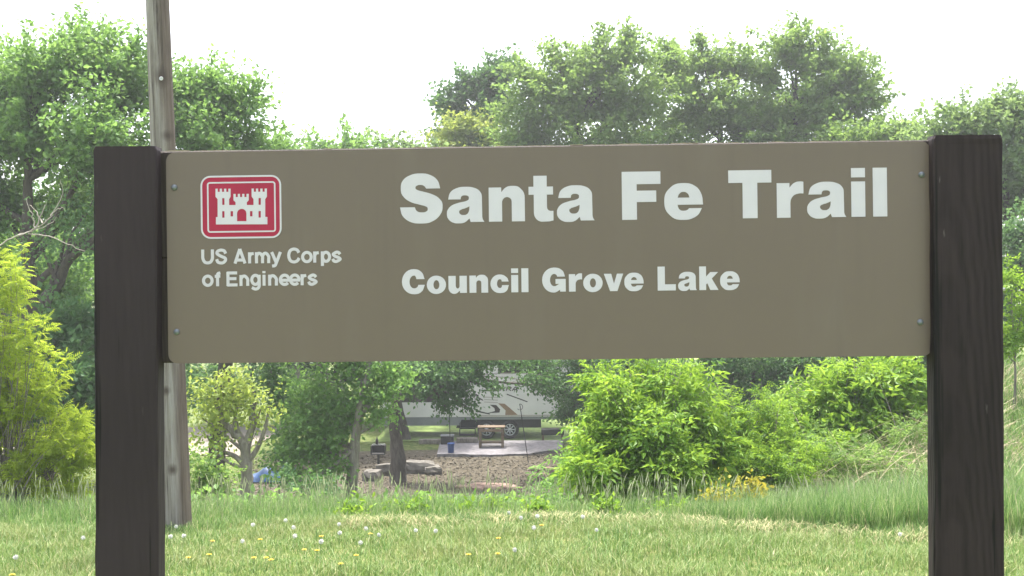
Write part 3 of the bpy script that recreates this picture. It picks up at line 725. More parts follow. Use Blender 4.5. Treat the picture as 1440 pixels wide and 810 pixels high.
r_ = np.random.default_rng(31)
pp = np.array([(pt[0] - 0, pt[1], pt[2]) for pt in [at(x, y, 22.3) - O for x, y in ((60, 345), (92, 320), (118, 300), (175, 335), (142, 325))]])
pos = np.repeat(pp, 260, 0) + r_.normal(0, .42, (1300, 3)); V, Fs = scatter(LEAF[0], LEAF[1], pos, r_.normal(size=pos.shape), r_.normal(0, .5, pos.shape) + [0, 0, .6], .11 * r_.uniform(.7, 1.2, 1300))
link('crown', mesh_np('crown', V, Fs), M['leaf_blue'], lt2)
db = empty('dead_branch', at(-6, 350, 20)); tag(db, 'pale bare dead branches sticking out at far left', 'branch'); O = np.array(db.location)
b = MB()
for q in (((-20, 352), (20, 330), (50, 318), (72, 300), (88, 270), (86, 248)), ((20, 330), (45, 322), (66, 315), (80, 302)), ((50, 318), (62, 290), (66, 280)), ((40, 325), (70, 328), (95, 340), (120, 350)),
          ((50, 318), (45, 298), (38, 276)), ((60, 310), (48, 290), (42, 285)), ((72, 300), (80, 292), (92, 290))):
    pp = np.array(smooth_path([at(x, y, 20) - O for x, y in q], 4)); pp[1:-1] += r_.normal(0, .012, (len(pp) - 2, 3)); b.tube(pp, np.linspace(.015, .004, len(pp)), 5)
b.build('bough', M['dead_wood'], db, True)

tree('far_tree', 'low rounded tree line behind the sign between the emblem and the gap of sky', 'tree', B(470, 40),
     [(400, 212, 38, 30, 36), (440, 224, 40, 38, 32), (500, 215, 40, 42, 38), (470, 290, 40, 80, 60), (440, 370, 40, 80, 70)], M['leaf_mid'], M['bark_dark'], .2, 46, 46, .19, 14)
tree('far_tree', 'smaller pale tree showing just above the sign, left of the dark maple', 'tree', B(570, 41),
     [(545, 222, 41, 38, 36), (590, 228, 42, 32, 34), (560, 290, 41, 70, 60), (610, 330, 42, 70, 70), (540, 390, 41, 80, 70)], M['leaf_pale'], M['bark_dark'], .18, 46, 46, .19, 15)
tree('maple_tree', 'dark green tree with tiered clumps standing against the sky at centre', 'tree', B(690, 48),
     [(630, 142, 48, 25, 24), (668, 122, 48, 28, 28), (702, 102, 48, 22, 30), (695, 150, 48, 38, 40), (645, 185, 48, 40, 30), (722, 88, 48, 16, 14), (640, 122, 48, 12, 10), (690, 260, 48, 80, 70), (690, 380, 48, 80, 80)],
     M['leaf_dark'], M['bark_dark'], .25, 44, 52, .22, 16)
tree('young_tree', 'yellow green young tree showing above the sign in front of the dark maple', 'tree', B(690, 46.5),
     [(635, 190, 46.5, 36, 26), (690, 188, 46.5, 34, 30), (615, 212, 46.5, 30, 22), (665, 172, 46.5, 18, 14), (680, 250, 46.5, 70, 50)], M['leaf_yellow'], M['bark_dark'], .12, 44, 46, .17, 17)
tree('ash_tree', 'tall ash tree with its crown above the words, highest left of centre', 'tree', B(820, 42),
     [(762, 112, 42, 46, 38), (820, 88, 42, 46, 36), (882, 74, 42, 44, 30), (800, 150, 42, 74, 48), (882, 140, 42, 70, 56), (742, 178, 42, 52, 44), (850, 220, 42, 90, 60), (893, 48, 42, 18, 13), (778, 62, 42, 12, 10), (850, 50, 42, 16, 12), (840, 330, 42, 90, 80), (840, 430, 42, 80, 70)],
     M['leaf_ash'], M['bark_dark'], .27, 44, 46, .19, 18, trunk_path=[(820, 570, 42), (822, 450, 42), (818, 330, 42), (822, 240, 42), (812, 170, 42)], limb_r=.42)
tree('ash_tree', 'ash tree with bare thin limbs fanning up through an open crown', 'tree', B(1010, 44),
     [(948, 100, 44, 52, 40), (1000, 84, 44, 34, 24), (1040, 92, 44, 34, 30), (978, 160, 44, 78, 52), (1060, 162, 44, 56, 54), (930, 205, 44, 74, 52), (984, 52, 44, 9, 14), (930, 62, 44, 14, 10), (1000, 260, 44, 90, 70), (1000, 370, 44, 90, 80)],
     M['leaf_ash'], M['bark_dark'], .27, 42, 46, .19, 19, trunk_path=[(1010, 560, 44), (1012, 440, 44), (1008, 320, 44), (1012, 230, 44), (1016, 170, 44)], limb_r=.45, fork=.5)
tree('ash_tree', 'broad ash tree with a rounded top right of centre above the last word', 'tree', B(1120, 43),
     [(1108, 62, 43, 44, 30), (1152, 78, 43, 46, 36), (1192, 108, 43, 44, 40), (1228, 140, 43, 30, 34), (1150, 150, 43, 78, 56), (1218, 185, 43, 46, 36), (1105, 190, 43, 66, 56), (1118, 36, 43, 16, 10), (1075, 100, 43, 26, 26), (1150, 270, 43, 90, 70), (1150, 380, 43, 90, 80)],
     M['leaf_ash'], M['bark_dark'], .27, 42, 46, .19, 20, trunk_path=[(1120, 560, 43), (1118, 430, 43), (1112, 310, 43), (1108, 230, 43), (1122, 160, 43)], limb_r=.45, fork=.5)
tree('low_tree', 'small light green tree filling the dip between the ash and the right hand tree', 'tree', B(1265, 40),
     [(1262, 188, 40, 32, 30), (1205, 205, 40, 52, 32), (1292, 198, 40, 26, 28), (1250, 260, 40, 80, 60), (1260, 370, 40, 80, 80)], M['leaf_ash'], M['bark_dark'], .16, 48, 46, .18, 21)
tree('willow_tree', 'pale grey green tree rising behind the right sign post', 'tree', B(1430, 34),
     [(1345, 172, 34, 46, 34), (1402, 154, 34, 40, 36), (1446, 172, 34, 46, 54), (1308, 208, 34, 44, 34), (1400, 230, 34, 66, 56), (1446, 270, 34, 52, 60), (1500, 230, 34, 60, 80), (1340, 290, 34, 70, 60)],
     M['leaf_pale'], M['bark_dark'], .2, 50, 52, .17, 22)
tree('low_tree', 'dark blue green tree behind the sapling at the right edge', 'tree', B(1450, 30),
     [(1430, 330, 30, 46, 42), (1460, 390, 30, 56, 50), (1390, 390, 30, 56, 50), (1500, 330, 30, 50, 60), (1330, 400, 30, 60, 60), (1430, 450, 30, 60, 50)], M['leaf_blue'], M['bark_dark'], .14, 50, 50, .13, 23)
# backdrop under and behind the panel
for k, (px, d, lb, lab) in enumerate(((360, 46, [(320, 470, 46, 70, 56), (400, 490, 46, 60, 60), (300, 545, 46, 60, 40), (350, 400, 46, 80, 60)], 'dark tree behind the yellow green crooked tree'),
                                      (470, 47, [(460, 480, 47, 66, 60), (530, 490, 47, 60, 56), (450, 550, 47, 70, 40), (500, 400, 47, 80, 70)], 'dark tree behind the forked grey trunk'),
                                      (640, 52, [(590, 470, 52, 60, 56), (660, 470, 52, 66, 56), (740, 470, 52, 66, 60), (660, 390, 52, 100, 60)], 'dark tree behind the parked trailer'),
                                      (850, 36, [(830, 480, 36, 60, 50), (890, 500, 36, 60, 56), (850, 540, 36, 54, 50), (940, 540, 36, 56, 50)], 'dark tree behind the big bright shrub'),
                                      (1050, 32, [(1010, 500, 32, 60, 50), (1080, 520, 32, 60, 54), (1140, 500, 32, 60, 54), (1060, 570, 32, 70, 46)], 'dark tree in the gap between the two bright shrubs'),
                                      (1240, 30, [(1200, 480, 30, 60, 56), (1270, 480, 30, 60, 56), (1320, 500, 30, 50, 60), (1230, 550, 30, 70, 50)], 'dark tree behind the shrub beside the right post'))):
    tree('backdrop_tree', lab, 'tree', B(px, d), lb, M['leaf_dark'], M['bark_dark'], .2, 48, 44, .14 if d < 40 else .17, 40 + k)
# trees of the campsite bank
tree('crooked_tree', 'small yellow green tree with a crooked broken trunk right of the pole', 'tree', B(346, 19),
     [(300, 555, 19, 34, 24), (345, 545, 19, 36, 24), (366, 573, 19, 22, 18), (283, 585, 19, 20, 26), (325, 572, 19, 30, 16), (315, 530, 19, 30, 14), (290, 610, 19, 24, 20)],
     M['leaf_yellow'], M['bark_grey'], .13, 84, 34, .09, 51, trunk_path=[(347, 712, 19), (346, 680, 19), (345, 650, 19), (342, 622, 19), (326, 605, 19), (310, 587, 19)], spread=.15, limb_r=.3)
ct_ = bpy.data.objects['crooked_tree']; O = np.array(ct_.location); b = MB()
for q in (((345, 655), (330, 640), (312, 634), (298, 640)), ((342, 625), (356, 590), (360, 560)), ((345, 650), (360, 630), (372, 600), (378, 570))):
    pp = np.array(smooth_path([at(x, y, 19) - O for x, y in q], 4)); b.tube(pp, np.linspace(.06, .02, len(pp)), 7)
b.build('limb', M['bark_grey'], ct_, True)
tree('bank_tree', 'mid green tree with a pale leaning trunk on the bank left of the trailer', 'tree', B(488, 23),
     [(545, 540, 23, 44, 30), (480, 560, 23.4, 50, 40), (420, 590, 23.4, 40, 40), (440, 630, 23.2, 42, 34), (560, 520, 23, 36, 20), (500, 510, 23.4, 60, 30), (405, 640, 23, 30, 30), (430, 540, 24, 46, 32), (540, 575, 23, 28, 22), (470, 460, 23.5, 80, 50), (452, 668, 22.6, 34, 22), (408, 672, 22.6, 28, 20), (470, 600, 23.2, 34, 34)],
     M['leaf_mid'], M['bark_grey'], .14, 62, 50, .105, 52, trunk_path=[(487, 706, 23), (494, 665, 23), (499, 620, 23), (505, 575, 23), (515, 530, 23), (520, 480, 23)], limb_r=.3)
tree('slim_tree', 'slim grey trunk rising behind the mid green tree, under the small lettering', 'tree', B(425, 27),
     [(400, 480, 27, 50, 40), (440, 440, 27, 50, 40), (380, 520, 27.5, 36, 30), (395, 560, 27.6, 36, 40), (400, 640, 27, 30, 30)], M['leaf_blue'], M['bark_grey'], .13, 56, 50, .12, 53,
     trunk_path=[(452, 690, 27), (446, 640, 27), (430, 580, 27), (420, 530, 27), (412, 480, 27)])
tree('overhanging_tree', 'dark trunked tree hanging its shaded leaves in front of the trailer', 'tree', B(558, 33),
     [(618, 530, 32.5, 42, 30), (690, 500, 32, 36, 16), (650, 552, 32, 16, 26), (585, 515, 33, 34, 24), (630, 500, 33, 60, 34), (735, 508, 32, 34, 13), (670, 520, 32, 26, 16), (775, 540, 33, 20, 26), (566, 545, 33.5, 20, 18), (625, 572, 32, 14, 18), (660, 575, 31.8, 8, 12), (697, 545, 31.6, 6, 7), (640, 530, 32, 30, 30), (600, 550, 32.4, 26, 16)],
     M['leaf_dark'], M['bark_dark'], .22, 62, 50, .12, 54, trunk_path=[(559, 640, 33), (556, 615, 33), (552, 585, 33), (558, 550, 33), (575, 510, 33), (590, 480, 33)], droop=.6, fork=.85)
tree('leaning_tree', 'dark tree leaning left over the patio, right of the trailer lettering', 'tree', B(846, 34),
     [(765, 525, 34, 38, 16), (800, 555, 34, 34, 22), (835, 530, 34, 40, 26), (790, 580, 34, 30, 14), (835, 580, 34, 36, 22), (752, 505, 34, 40, 16), (815, 495, 34, 60, 24)],
     M['leaf_blue'], M['bark_dark'], .2, 64, 52, .11, 55, trunk_path=[(850, 632, 34), (838, 600, 34), (820, 578, 34), (795, 556, 34), (770, 530, 34), (745, 510, 34)], droop=.4)
tree('scrub_bush', 'low shaded bush on the bank between the two pale trunks', 'shrub', B(440, 20),
     [(440, 680, 20, 34, 20), (400, 668, 20.4, 24, 18), (470, 690, 19.6, 22, 12)], M['leaf_blue'], M['bark_grey'], .03, 90, 40, .08, 56, stems=3, spread=.1, limb_r=.5)
# bright shrubs: fans of upright shoots carrying compound leaves
def shrub(name, label, cat, base, lobes, leafm, barkm, shoots, per, leaf, seed, tmpl, petiole=.09, droop=.4, arch=.07, t0=.4, stem_r=.008, radial=1.0, basew=.25, upn=.9):
    r = np.random.default_rng(seed); bx, by = base; bz = gz(bx, by); root = empty(name, (bx, by, bz)); tag(root, label, cat); O = np.array([bx, by, bz])
    E = []
    for l in lobes:
        c = at(*l[:3]); sc_ = l[2] / F; rad = np.array([l[3] * sc_, (l[3] + l[4]) / 2 * sc_, l[4] * sc_]); n = max(3, int(shoots * (l[3] * l[4] / 1600.) ** .75))
        u = unit_ball(r, n) * (r.random((n, 1)) ** .4); u[:, 2] = np.abs(u[:, 2]) * np.where(r.random(n) < .75, 1, -1); E.append(c - O + u * rad * r.uniform(.7, 1.4, (n, 1)))
    E = np.concatenate(E); n = len(E); S0 = np.column_stack([r.normal(0, basew, (n, 2)) + E[:, :2] * .3, np.zeros(n)]); S0[:, 2] = ground_z(S0[:, 0] + bx, S0[:, 1] + by) - bz
    L_ = np.linalg.norm(E - S0, axis=1, keepdims=True); TP = curve3(S0, E, np.concatenate([-(E - S0)[:, :2] * .15 + r.normal(0, .05, (n, 2)) * L_, arch * L_], 1), 9, r)
    b2 = MB(); V, Q = batch_tubes(TP, np.linspace(1, .25, 9)[None] * (stem_r * r.uniform(.6, 1.4, (n, 1))), 4); b2.add(V, [Q]); b2.build('stems', barkm, root)['kind'] = 'stuff'
    m = max(6, per); ii = np.repeat(np.arange(n), m); t = t0 + (1.02 - t0) * r.random(n * m) ** .75; t8 = np.clip(t, 0, .999) * 8; k0 = t8.astype(int); f = (t8 - k0)[:, None]
    p = TP[ii, k0] * (1 - f) + TP[ii, k0 + 1] * f; d = norm(TP[ii, k0 + 1] - TP[ii, k0]); a = r.normal(size=p.shape); side = norm(a - (a * d).sum(1, keepdims=True) * d); side[:, 2] *= .5
    ax = side * radial + d * .45 + np.array([0, 0, -droop * .5]) + r.normal(0, .38, p.shape); pos = p + norm(ax) * petiole * r.uniform(.2, 1.2, (len(p), 1))
    g_ = ground_z(pos[:, 0] + bx, pos[:, 1] + by) - bz; ok = pos[:, 2] > g_ + .04; pos, ax, t = pos[ok], ax[ok], t[ok]
    sz = leaf * r.uniform(.4, 1.3, len(pos)) * np.where(t > .93, .7, 1)
    V, Fs = scatter(tmpl[0], tmpl[1], pos, ax, r.normal(0, .6, pos.shape) + [0, 0, upn], sz); link('crown', mesh_np('crown', V, Fs), leafm, root); TRI[0] += sum(len(q) * (q.shape[1] - 2) for q in Fs)
    return root
ELDER5 = compound(2, .55, .6, .30, .12); ELDER7 = compound(3, .42, .5, .38, .095)
shrub('elder_shrub', 'large bright green shrub with drooping compound leaves below the second line of lettering', 'shrub', B(905, 13.2),
      [(858, 550, 13.3, 26, 42), (890, 620, 13, 60, 44), (950, 545, 13.5, 26, 46), (828, 590, 13.2, 24, 26), (990, 585, 13.5, 34, 40), (945, 645, 12.8, 60, 34), (905, 515, 13.8, 20, 34), (805, 650, 12.5, 40, 12), (860, 662, 12.7, 56, 20), (985, 530, 13.9, 16, 34), (925, 595, 12.9, 44, 36), (1010, 630, 13.2, 40, 30), (835, 530, 13.6, 12, 30)],
      M['leaf_elder'], M['bark_grey'], 22, 24, .19, 61, ELDER5)
shrub('elder_shrub', 'lower fine leaved green shrub just right of the large bright shrub', 'shrub', B(1060, 14),
      [(1045, 640, 14, 44, 36), (1085, 605, 14.3, 26, 40), (1100, 650, 13.8, 44, 28), (1030, 600, 14.3, 26, 34), (1130, 640, 14.2, 34, 24), (1060, 560, 14.6, 16, 30), (1100, 580, 14.6, 16, 24), (1010, 570, 14.3, 20, 30)],
      M['leaf_elder'], M['bark_grey'], 24, 34, .13, 62, ELDER7, stem_r=.006)
shrub('elder_shrub', 'tall bright shrub standing against the right post', 'shrub', B(1215, 17),
      [(1150, 565, 17, 36, 44), (1205, 545, 17, 50, 44), (1275, 550, 17.3, 40, 52), (1180, 605, 16.6, 44, 30), (1285, 600, 17, 30, 34), (1130, 605, 16.7, 30, 26), (1240, 590, 17, 40, 30), (1180, 520, 17.4, 30, 22), (1250, 515, 17.6, 36, 24), (1160, 640, 16.2, 40, 22), (1110, 560, 17.3, 14, 22)],
      M['leaf_elder'], M['bark_grey'], 20, 28, .25, 63, ELDER5, stem_r=.011, basew=.5)
shrub('bank_sprigs', 'leafy green sprigs spreading over the bare soil left of the large bright shrub', 'shrub', B(790, 16),
      [(775, 660, 16, 30, 16), (800, 640, 16.4, 24, 18), (760, 685, 15, 30, 10)], M['leaf_mid'], M['bark_grey'], 16, 16, .15, 69, ELDER5, stem_r=.005, basew=.3)
shrub('bramble_thicket', 'low rough thicket of mixed green shoots on the slope before the right post', 'shrub', B(1215, 15),
      [(1170, 650, 14.6, 40, 18), (1215, 640, 15, 40, 20), (1265, 620, 15.4, 40, 20), (1300, 600, 15.6, 30, 24), (1240, 655, 14.2, 40, 14), (1140, 625, 15, 30, 22)],
      M['leaf_ash'], M['straw'], 20, 20, .14, 67, ELDER7, stem_r=.005, basew=.8)
shrub('roadside_weeds', 'scrubby mixed weeds growing up the slope right of the right post', 'shrub', B(1440, 15),
      [(1430, 600, 15.5, 26, 30), (1420, 650, 14, 22, 24), (1450, 560, 17, 30, 26), (1415, 560, 17, 14, 20)], M['leaf_ash'], M['straw'], 16, 16, .13, 68, ELDER7, stem_r=.005, basew=.5)
shrub('locust_shrub', 'feathery yellow green locust tree leaning in at the left edge', 'tree', B(-5, 12.5),
      [(0, 350, 12.5, 50, 12), (20, 372, 12.3, 40, 8), (-10, 412, 12.6, 50, 10), (35, 452, 12.3, 52, 12), (0, 478, 12.6, 50, 14), (58, 492, 12.3, 38, 12), (10, 525, 12.5, 58, 18), (78, 532, 12.2, 26, 12), (40, 565, 12.3, 58, 18), (95, 580, 12.4, 28, 12), (10, 605, 12.5, 60, 20), (88, 615, 12.2, 42, 14), (40, 645, 12.3, 62, 18), (106, 648, 12.3, 26, 12), (10, 675, 12.4, 60, 16), (80, 682, 12.2, 38, 12), (125, 600, 12.6, 26, 14), (128, 640, 12.5, 26, 16), (120, 680, 12.5, 30, 14), (-60, 440, 12.6, 50, 50), (-60, 560, 12.6, 50, 50), (-60, 650, 12.6, 50, 40)],
      M['leaf_locust'], M['bark_grey'], 20, 26, .15, 64, LOCUST, petiole=.03, arch=.16, t0=.74, droop=.3, basew=.2, stem_r=.008)
tree('scrub_bush', 'lacy dull green bush at the foot of the crooked tree beside the pole', 'shrub', B(285, 16),
     [(282, 650, 16, 22, 36), (310, 672, 16, 24, 24), (270, 690, 16, 20, 20)], M['leaf_ash'], M['bark_grey'], .04, 110, 40, .08, 65, stems=3, spread=.12, limb_r=.5)
tree('sapling', 'thin sapling with two bright tufts of leaves right of the right post', 'tree', B(1426, 16),
     [(1420, 395, 16, 14, 26), (1428, 470, 16, 24, 22), (1440, 430, 16, 16, 18), (1412, 490, 16, 12, 10)], M['leaf_elder'], M['bark_grey'], .022, 140, 16, .14, 66, tmpl=ELDER, spread=.1,
     trunk_path=[(1424, 590, 16), (1427, 540, 16), (1425, 480, 16), (1421, 400, 16)], limb_r=.5)

# ------------------------------------------------------------------ grass
def blades(name, pos, h, w, lean, m, label, seed, segs=2, cat='grass'):
    r = np.random.default_rng(seed); n = len(pos); a = r.uniform(0, 2 * math.pi, n)
    d = np.column_stack([np.cos(a), np.sin(a), np.zeros(n)]); s = np.column_stack([-np.sin(a), np.cos(a), np.zeros(n)])
    ts = np.linspace(0, 1, segs + 1); V = []
    for t in ts[:-1]:
        c = pos + d * (lean * h * t * t)[:, None] + np.array([0, 0, 1]) * (h * (t - .25 * lean * t * t))[:, None]
        ww = (w * (1 - .55 * t))[:, None] / 2; V += [c - s * ww, c + s * ww]
    V.append(pos + d * (lean * h)[:, None] + np.array([0, 0, 1]) * (h * (1 - .25 * lean))[:, None])
    V = np.stack(V, 1); k = V.shape[1]; off = (np.arange(n) * k)[:, None]
    Q = np.concatenate([off + np.array([[2 * i, 2 * i + 1, 2 * i + 3, 2 * i + 2]]) for i in range(segs - 1)]) if segs > 1 else []
    T = off + np.array([[k - 3, k - 2, k - 1]])
    o = link(name, mesh_np(name, V.reshape(-1, 3), [Q, T]), m); TRI[0] += n * (2 * segs - 1)
    return tag(o, label, cat, None, 'stuff')
def mow_edge(x): return 9.75 - .10 * smooth(0, 2, x) - 1.0 * smooth(1.5, 4.2, x) + .16 * np.sin(x * 2.1) + .12 * np.sin(x * 5.3 + 1) + .08 * np.sin(x * 11.7) + .25 * smooth(-3, -5, x)
r_ = np.random.default_rng(70)
def patchy(x, y): return .5 + .5 * np.sin(x * 2.3 + 1.7 * np.sin(y * 1.9)) * np.sin(y * 2.9 + 1.3 * np.sin(x * 1.1))
n = 165000; x = r_.uniform(-6.2, 6.2, n); y = 5.0 + 5.0 * r_.random(n) ** .9; ok = (np.abs(x) < .52 * y + .6) & (y < mow_edge(x) + .35); x, y = x[ok], y[ok]
pz = patchy(x, y); h = r_.uniform(.03, .10, len(x)) * (.6 + .85 * pz)
blades('lawn_grass', np.column_stack([x, y, ground_z(x, y) - .004]), h, r_.uniform(.003, .0065, len(x)), r_.uniform(.15, 1.0, len(x)), M['lawn'], 'short mown lawn grass in front of the tall grass', 71, 2)
n = 60000; x = r_.uniform(-7, 7, n); y = r_.uniform(-3, 5.2, n)
blades('near_lawn', np.column_stack([x, y, ground_z(x, y) - .004]), r_.uniform(.04, .09, n), r_.uniform(.004, .008, n), r_.uniform(.15, 1.0, n), M['lawn'], 'short lawn grass around the feet of the sign posts', 72, 2)
# taller wisps in the lawn
n = 16000; x = r_.uniform(-5.5, 5.5, n); y = 6 + 3.8 * r_.random(n) ** .8; k = (patchy(x * 1.7 + 3, y * 1.3) > .62) & (r_.random(n) < .35 + .4 * patchy(x * 5, y * 5)); x, y = x[k], y[k]
blades('lawn_wisps', np.column_stack([x, y, ground_z(x, y)]), r_.uniform(.07, .17, len(x)), r_.uniform(.003, .007, len(x)), r_.uniform(.3, 1, len(x)), M['tall'], 'longer wisps of grass scattered in the mown lawn', 73, 3)
n = 85000; x = r_.uniform(-8.5, 9.5, n); y = mow_edge(x) - .35 + r_.uniform(0, 1, n) ** 1.3 * 4.3; ok = np.abs(x) < .56 * y + .5; x, y = x[ok], y[ok]
e = y - mow_edge(x); pt = patchy(x * .8, y * .8)
h = r_.uniform(.16, .34, len(x)) * (.34 + .66 * smooth(-.3, .8, e)) * (.5 + .5 * pt + .35 * patchy(x * 4.1, y * 3.3)) * (1 + .35 * smooth(2, 4, x))
blades('tall_grass', np.column_stack([x, y, ground_z(x, y) - .01]), h, r_.uniform(.004, .008, len(x)), r_.uniform(.1, .65, len(x)), M['tall'], 'tall uncut grass along the crest of the bank', 74, 3)
n = 26000; x = r_.uniform(1.6, 6.5, n); y = mow_edge(x) + .1 + 2.6 * r_.random(n) ** 1.2
blades('lush_grass', np.column_stack([x, y, ground_z(x, y) - .01]), r_.uniform(.22, .46, n) * (.55 + .45 * smooth(1.6, 3.6, x)), r_.uniform(.004, .009, n), r_.uniform(.1, .55, n), M['tall'], 'dense lush green grass standing at the foot of the slope by the right post', 76, 3)
n = 3600; x = r_.uniform(-1.5, 5, n); y = mow_edge(x) - .0 - np.abs(r_.normal(0, .38, n)); k = patchy(x * 3.1, y * 2.2) > .3; x, y = x[k], y[k]; n = len(x)
blades('mown_thatch', np.column_stack([x, y, ground_z(x, y) + .02]), r_.uniform(.05, .11, n), r_.uniform(.003, .006, n), r_.uniform(.9, 1.6, n), M['thatch'], 'line of dry tan clippings where the mown lawn meets the tall grass', 77, 2)
n = 70000; x = r_.uniform(2.2, 13, n); y = 11 + 15 * r_.random(n) ** 1.3; ok = (np.abs(x) < .55 * y + 1); x, y = x[ok], y[ok]
blades('slope_grass', np.column_stack([x, y, ground_z(x, y) - .01]), r_.uniform(.2, .5, len(x)), r_.uniform(.006, .013, len(x)), r_.uniform(.2, .8, len(x)), M['tall'], 'long grass on the slope rising behind the right post', 75, 3)
n = 22000; x = r_.uniform(-13, 3, n); y = r_.uniform(13.5, 27, n); ok = patchy(x * .5, y * .5) > .35; x, y = x[ok], y[ok]
pos = np.column_stack([x, y, ground_z(x, y) + r_.uniform(.02, .35, len(x))]); V, Fs = scatter(LEAF[0], LEAF[1], pos, r_.normal(size=pos.shape), r_.normal(0, .4, pos.shape) + [0, 0, .8], .13 * r_.uniform(.6, 1.2, len(x)))
tag(link('undergrowth', mesh_np('undergrowth', V, Fs), M['leaf_mid']), 'low leafy undergrowth on the shaded bank below the crest', 'undergrowth', None, 'stuff')
n = 16000; x = r_.uniform(-9, 5.5, n); y = r_.uniform(26, 37, n); pos = np.column_stack([x, y, ground_z(x, y) + .012]); V, Fs = scatter(LEAF[0], LEAF[1], pos, r_.normal(size=pos.shape) * [1, 1, .2], r_.normal(0, .3, pos.shape) + [0, 0, 1], .10 * r_.uniform(.6, 1.3, len(x)))
M['litter'] = flat_mat('litter', (.10, .086, .062), .9, var=.4, nscale=9)
tag(link('leaf_litter', mesh_np('leaf_litter', V, Fs), M['litter']), 'brown leaf litter on the bare campsite soil', 'leaf litter', None, 'stuff')

# seed heads standing above the tall grass
def seedheads(n, xr, yo, hr, seed, name, label):
    r = np.random.default_rng(seed); x = r.uniform(*xr, n); y = mow_edge(x) + r.uniform(*yo, n); h = r.uniform(*hr, n)
    a = r.uniform(0, 6.28, n); ln_ = r.uniform(.05, .3, n)
    p0 = np.column_stack([x, y, ground_z(x, y)]); d = np.column_stack([np.cos(a) * ln_, np.sin(a) * ln_, np.ones(n)])
    t = np.array([0, .5, .75, .82, .9, 1.0]); P = p0[:, None] + d[:, None] * (h[:, None] * t[None])[:, :, None]; P[:, 4:, :2] += (d[:, None, :2] * .12 * h[:, None, None]) * np.array([.5, 1.2])[None, :, None]
    rad = np.array([.0014, .0012, .001, .0045, .004, .001])[None] * r.uniform(.6, 1.4, (n, 1)); V, Q = batch_tubes(P, rad, 4)
    return tag(link(name, mesh_np(name, V, [Q]), M['seed']), label, 'grass', None, 'stuff')
seedheads(800, (-5.5, 2), (.2, 2.2), (.26, .5), 80, 'grass_seed_heads', 'pale seed heads above the tall grass on the crest')
seedheads(260, (2.2, 6.5), (.5, 4.5), (.3, .5), 81, 'slope_seed_heads', 'pale seed heads in the grass near the right post')
# dry brush on the slope
r_ = np.random.default_rng(82); n = 900; c = np.array([at(1245, 640, 15), at(1190, 655, 14.5), at(1290, 625, 15.5), at(1425, 600, 17), at(1432, 660, 13.5)])[r_.integers(0, 5, n)]
x = c[:, 0] + r_.normal(0, .5, n); y = c[:, 1] + r_.normal(0, .9, n); p0 = np.column_stack([x, y, ground_z(x, y)]); l = r_.uniform(.3, .95, n)
a = r_.uniform(-2.6, .6, n); e1 = p0 + np.column_stack([np.cos(a) * l * .8, np.sin(a) * l * .3, l * r_.uniform(.3, .9, n)]); P = curve3(p0, e1, np.column_stack([np.zeros((n, 2)), l * .3]), 5, r_)
V, Q = batch_tubes(P, np.linspace(1, .4, 5)[None] * r_.uniform(.003, .006, (n, 1)), 3)
tag(link('dry_brush', mesh_np('dry_brush', V, [Q]), M['straw']), 'tangle of dry tan stalks on the slope left of the right post', 'brush', None, 'stuff')

# weeds: clumps of bright leaves in the tall grass
def weed(px, py, d, rx, rz, m, label, n=260, leaf=.06, seed=0, group=None):
    r = np.random.default_rng(seed); c = at(px, py, d); x0, y0 = c[0], d; z0 = gz(x0, y0); root = empty('weed_clump', (x0, y0, z0)); tag(root, label, 'weed', group)
    k = 26; b_ = MB(); P0 = np.column_stack([r.normal(0, rx * .45, k), r.normal(0, rx * .4, k), np.zeros(k)]); hh = (c[2] - z0 + rz) * r.uniform(.55, 1.05, k)
    E = P0 + np.column_stack([r.normal(0, .06, (k, 2)), hh]); TP = curve3(P0, E, r.normal(0, .02, (k, 3)), 5, r); V, Q = batch_tubes(TP, np.full((k, 5), .003), 3); b_.add(V, [Q]); b_.build('stems', M['tall'], root)
    ii = r.integers(0, k, n); t = r.uniform(.35, 1.05, n)[:, None]; pos = P0[ii] * (1 - t) + E[ii] * t + r.normal(0, .035, (n, 3))
    V, Fs = scatter(LEAF6[0], LEAF6[1], pos, r.normal(0, 1, (n, 3)) + [0, 0, .3], r.normal(0, .5, (n, 3)) + [0, 0, .8], leaf * r.uniform(.6, 1.3, n)); link('leaves', mesh_np('leaves', V, Fs), m, root)
for k, (px, py, d, rx, rz, lab) in enumerate(((578, 708, 10.3, .16, .06, 'bright weed clump on the crest left of the bare soil'), (640, 716, 10.1, .12, .04, 'weed clump in the tall grass below the patio'), (497, 712, 10.1, .14, .03, 'low weed clump below the pale leaning trunk'),
                                              (848, 706, 10.2, .10, .05, 'weed clump at the left foot of the large bright shrub'), (760, 712, 10.2, .15, .03, 'spreading low weed clump below the flat stones'), (690, 705, 10.6, .10, .04, 'small weed clump below the wooden table'), (935, 708, 10.4, .2, .04, 'wide weed clump under the large bright shrub'))):
    weed(px, py, d, rx, rz, M['leaf_elder'], lab, 240, .055, 90 + k)
weed(1050, 682, 11.6, .36, .06, M['leaf_gold'], 'golden yellow weed patch at the foot of the lower shrub', 520, .06, 99)
weed(1000, 692, 11.4, .22, .04, M['leaf_gold'], 'smaller yellow green weed patch left of the golden one', 260, .055, 98)

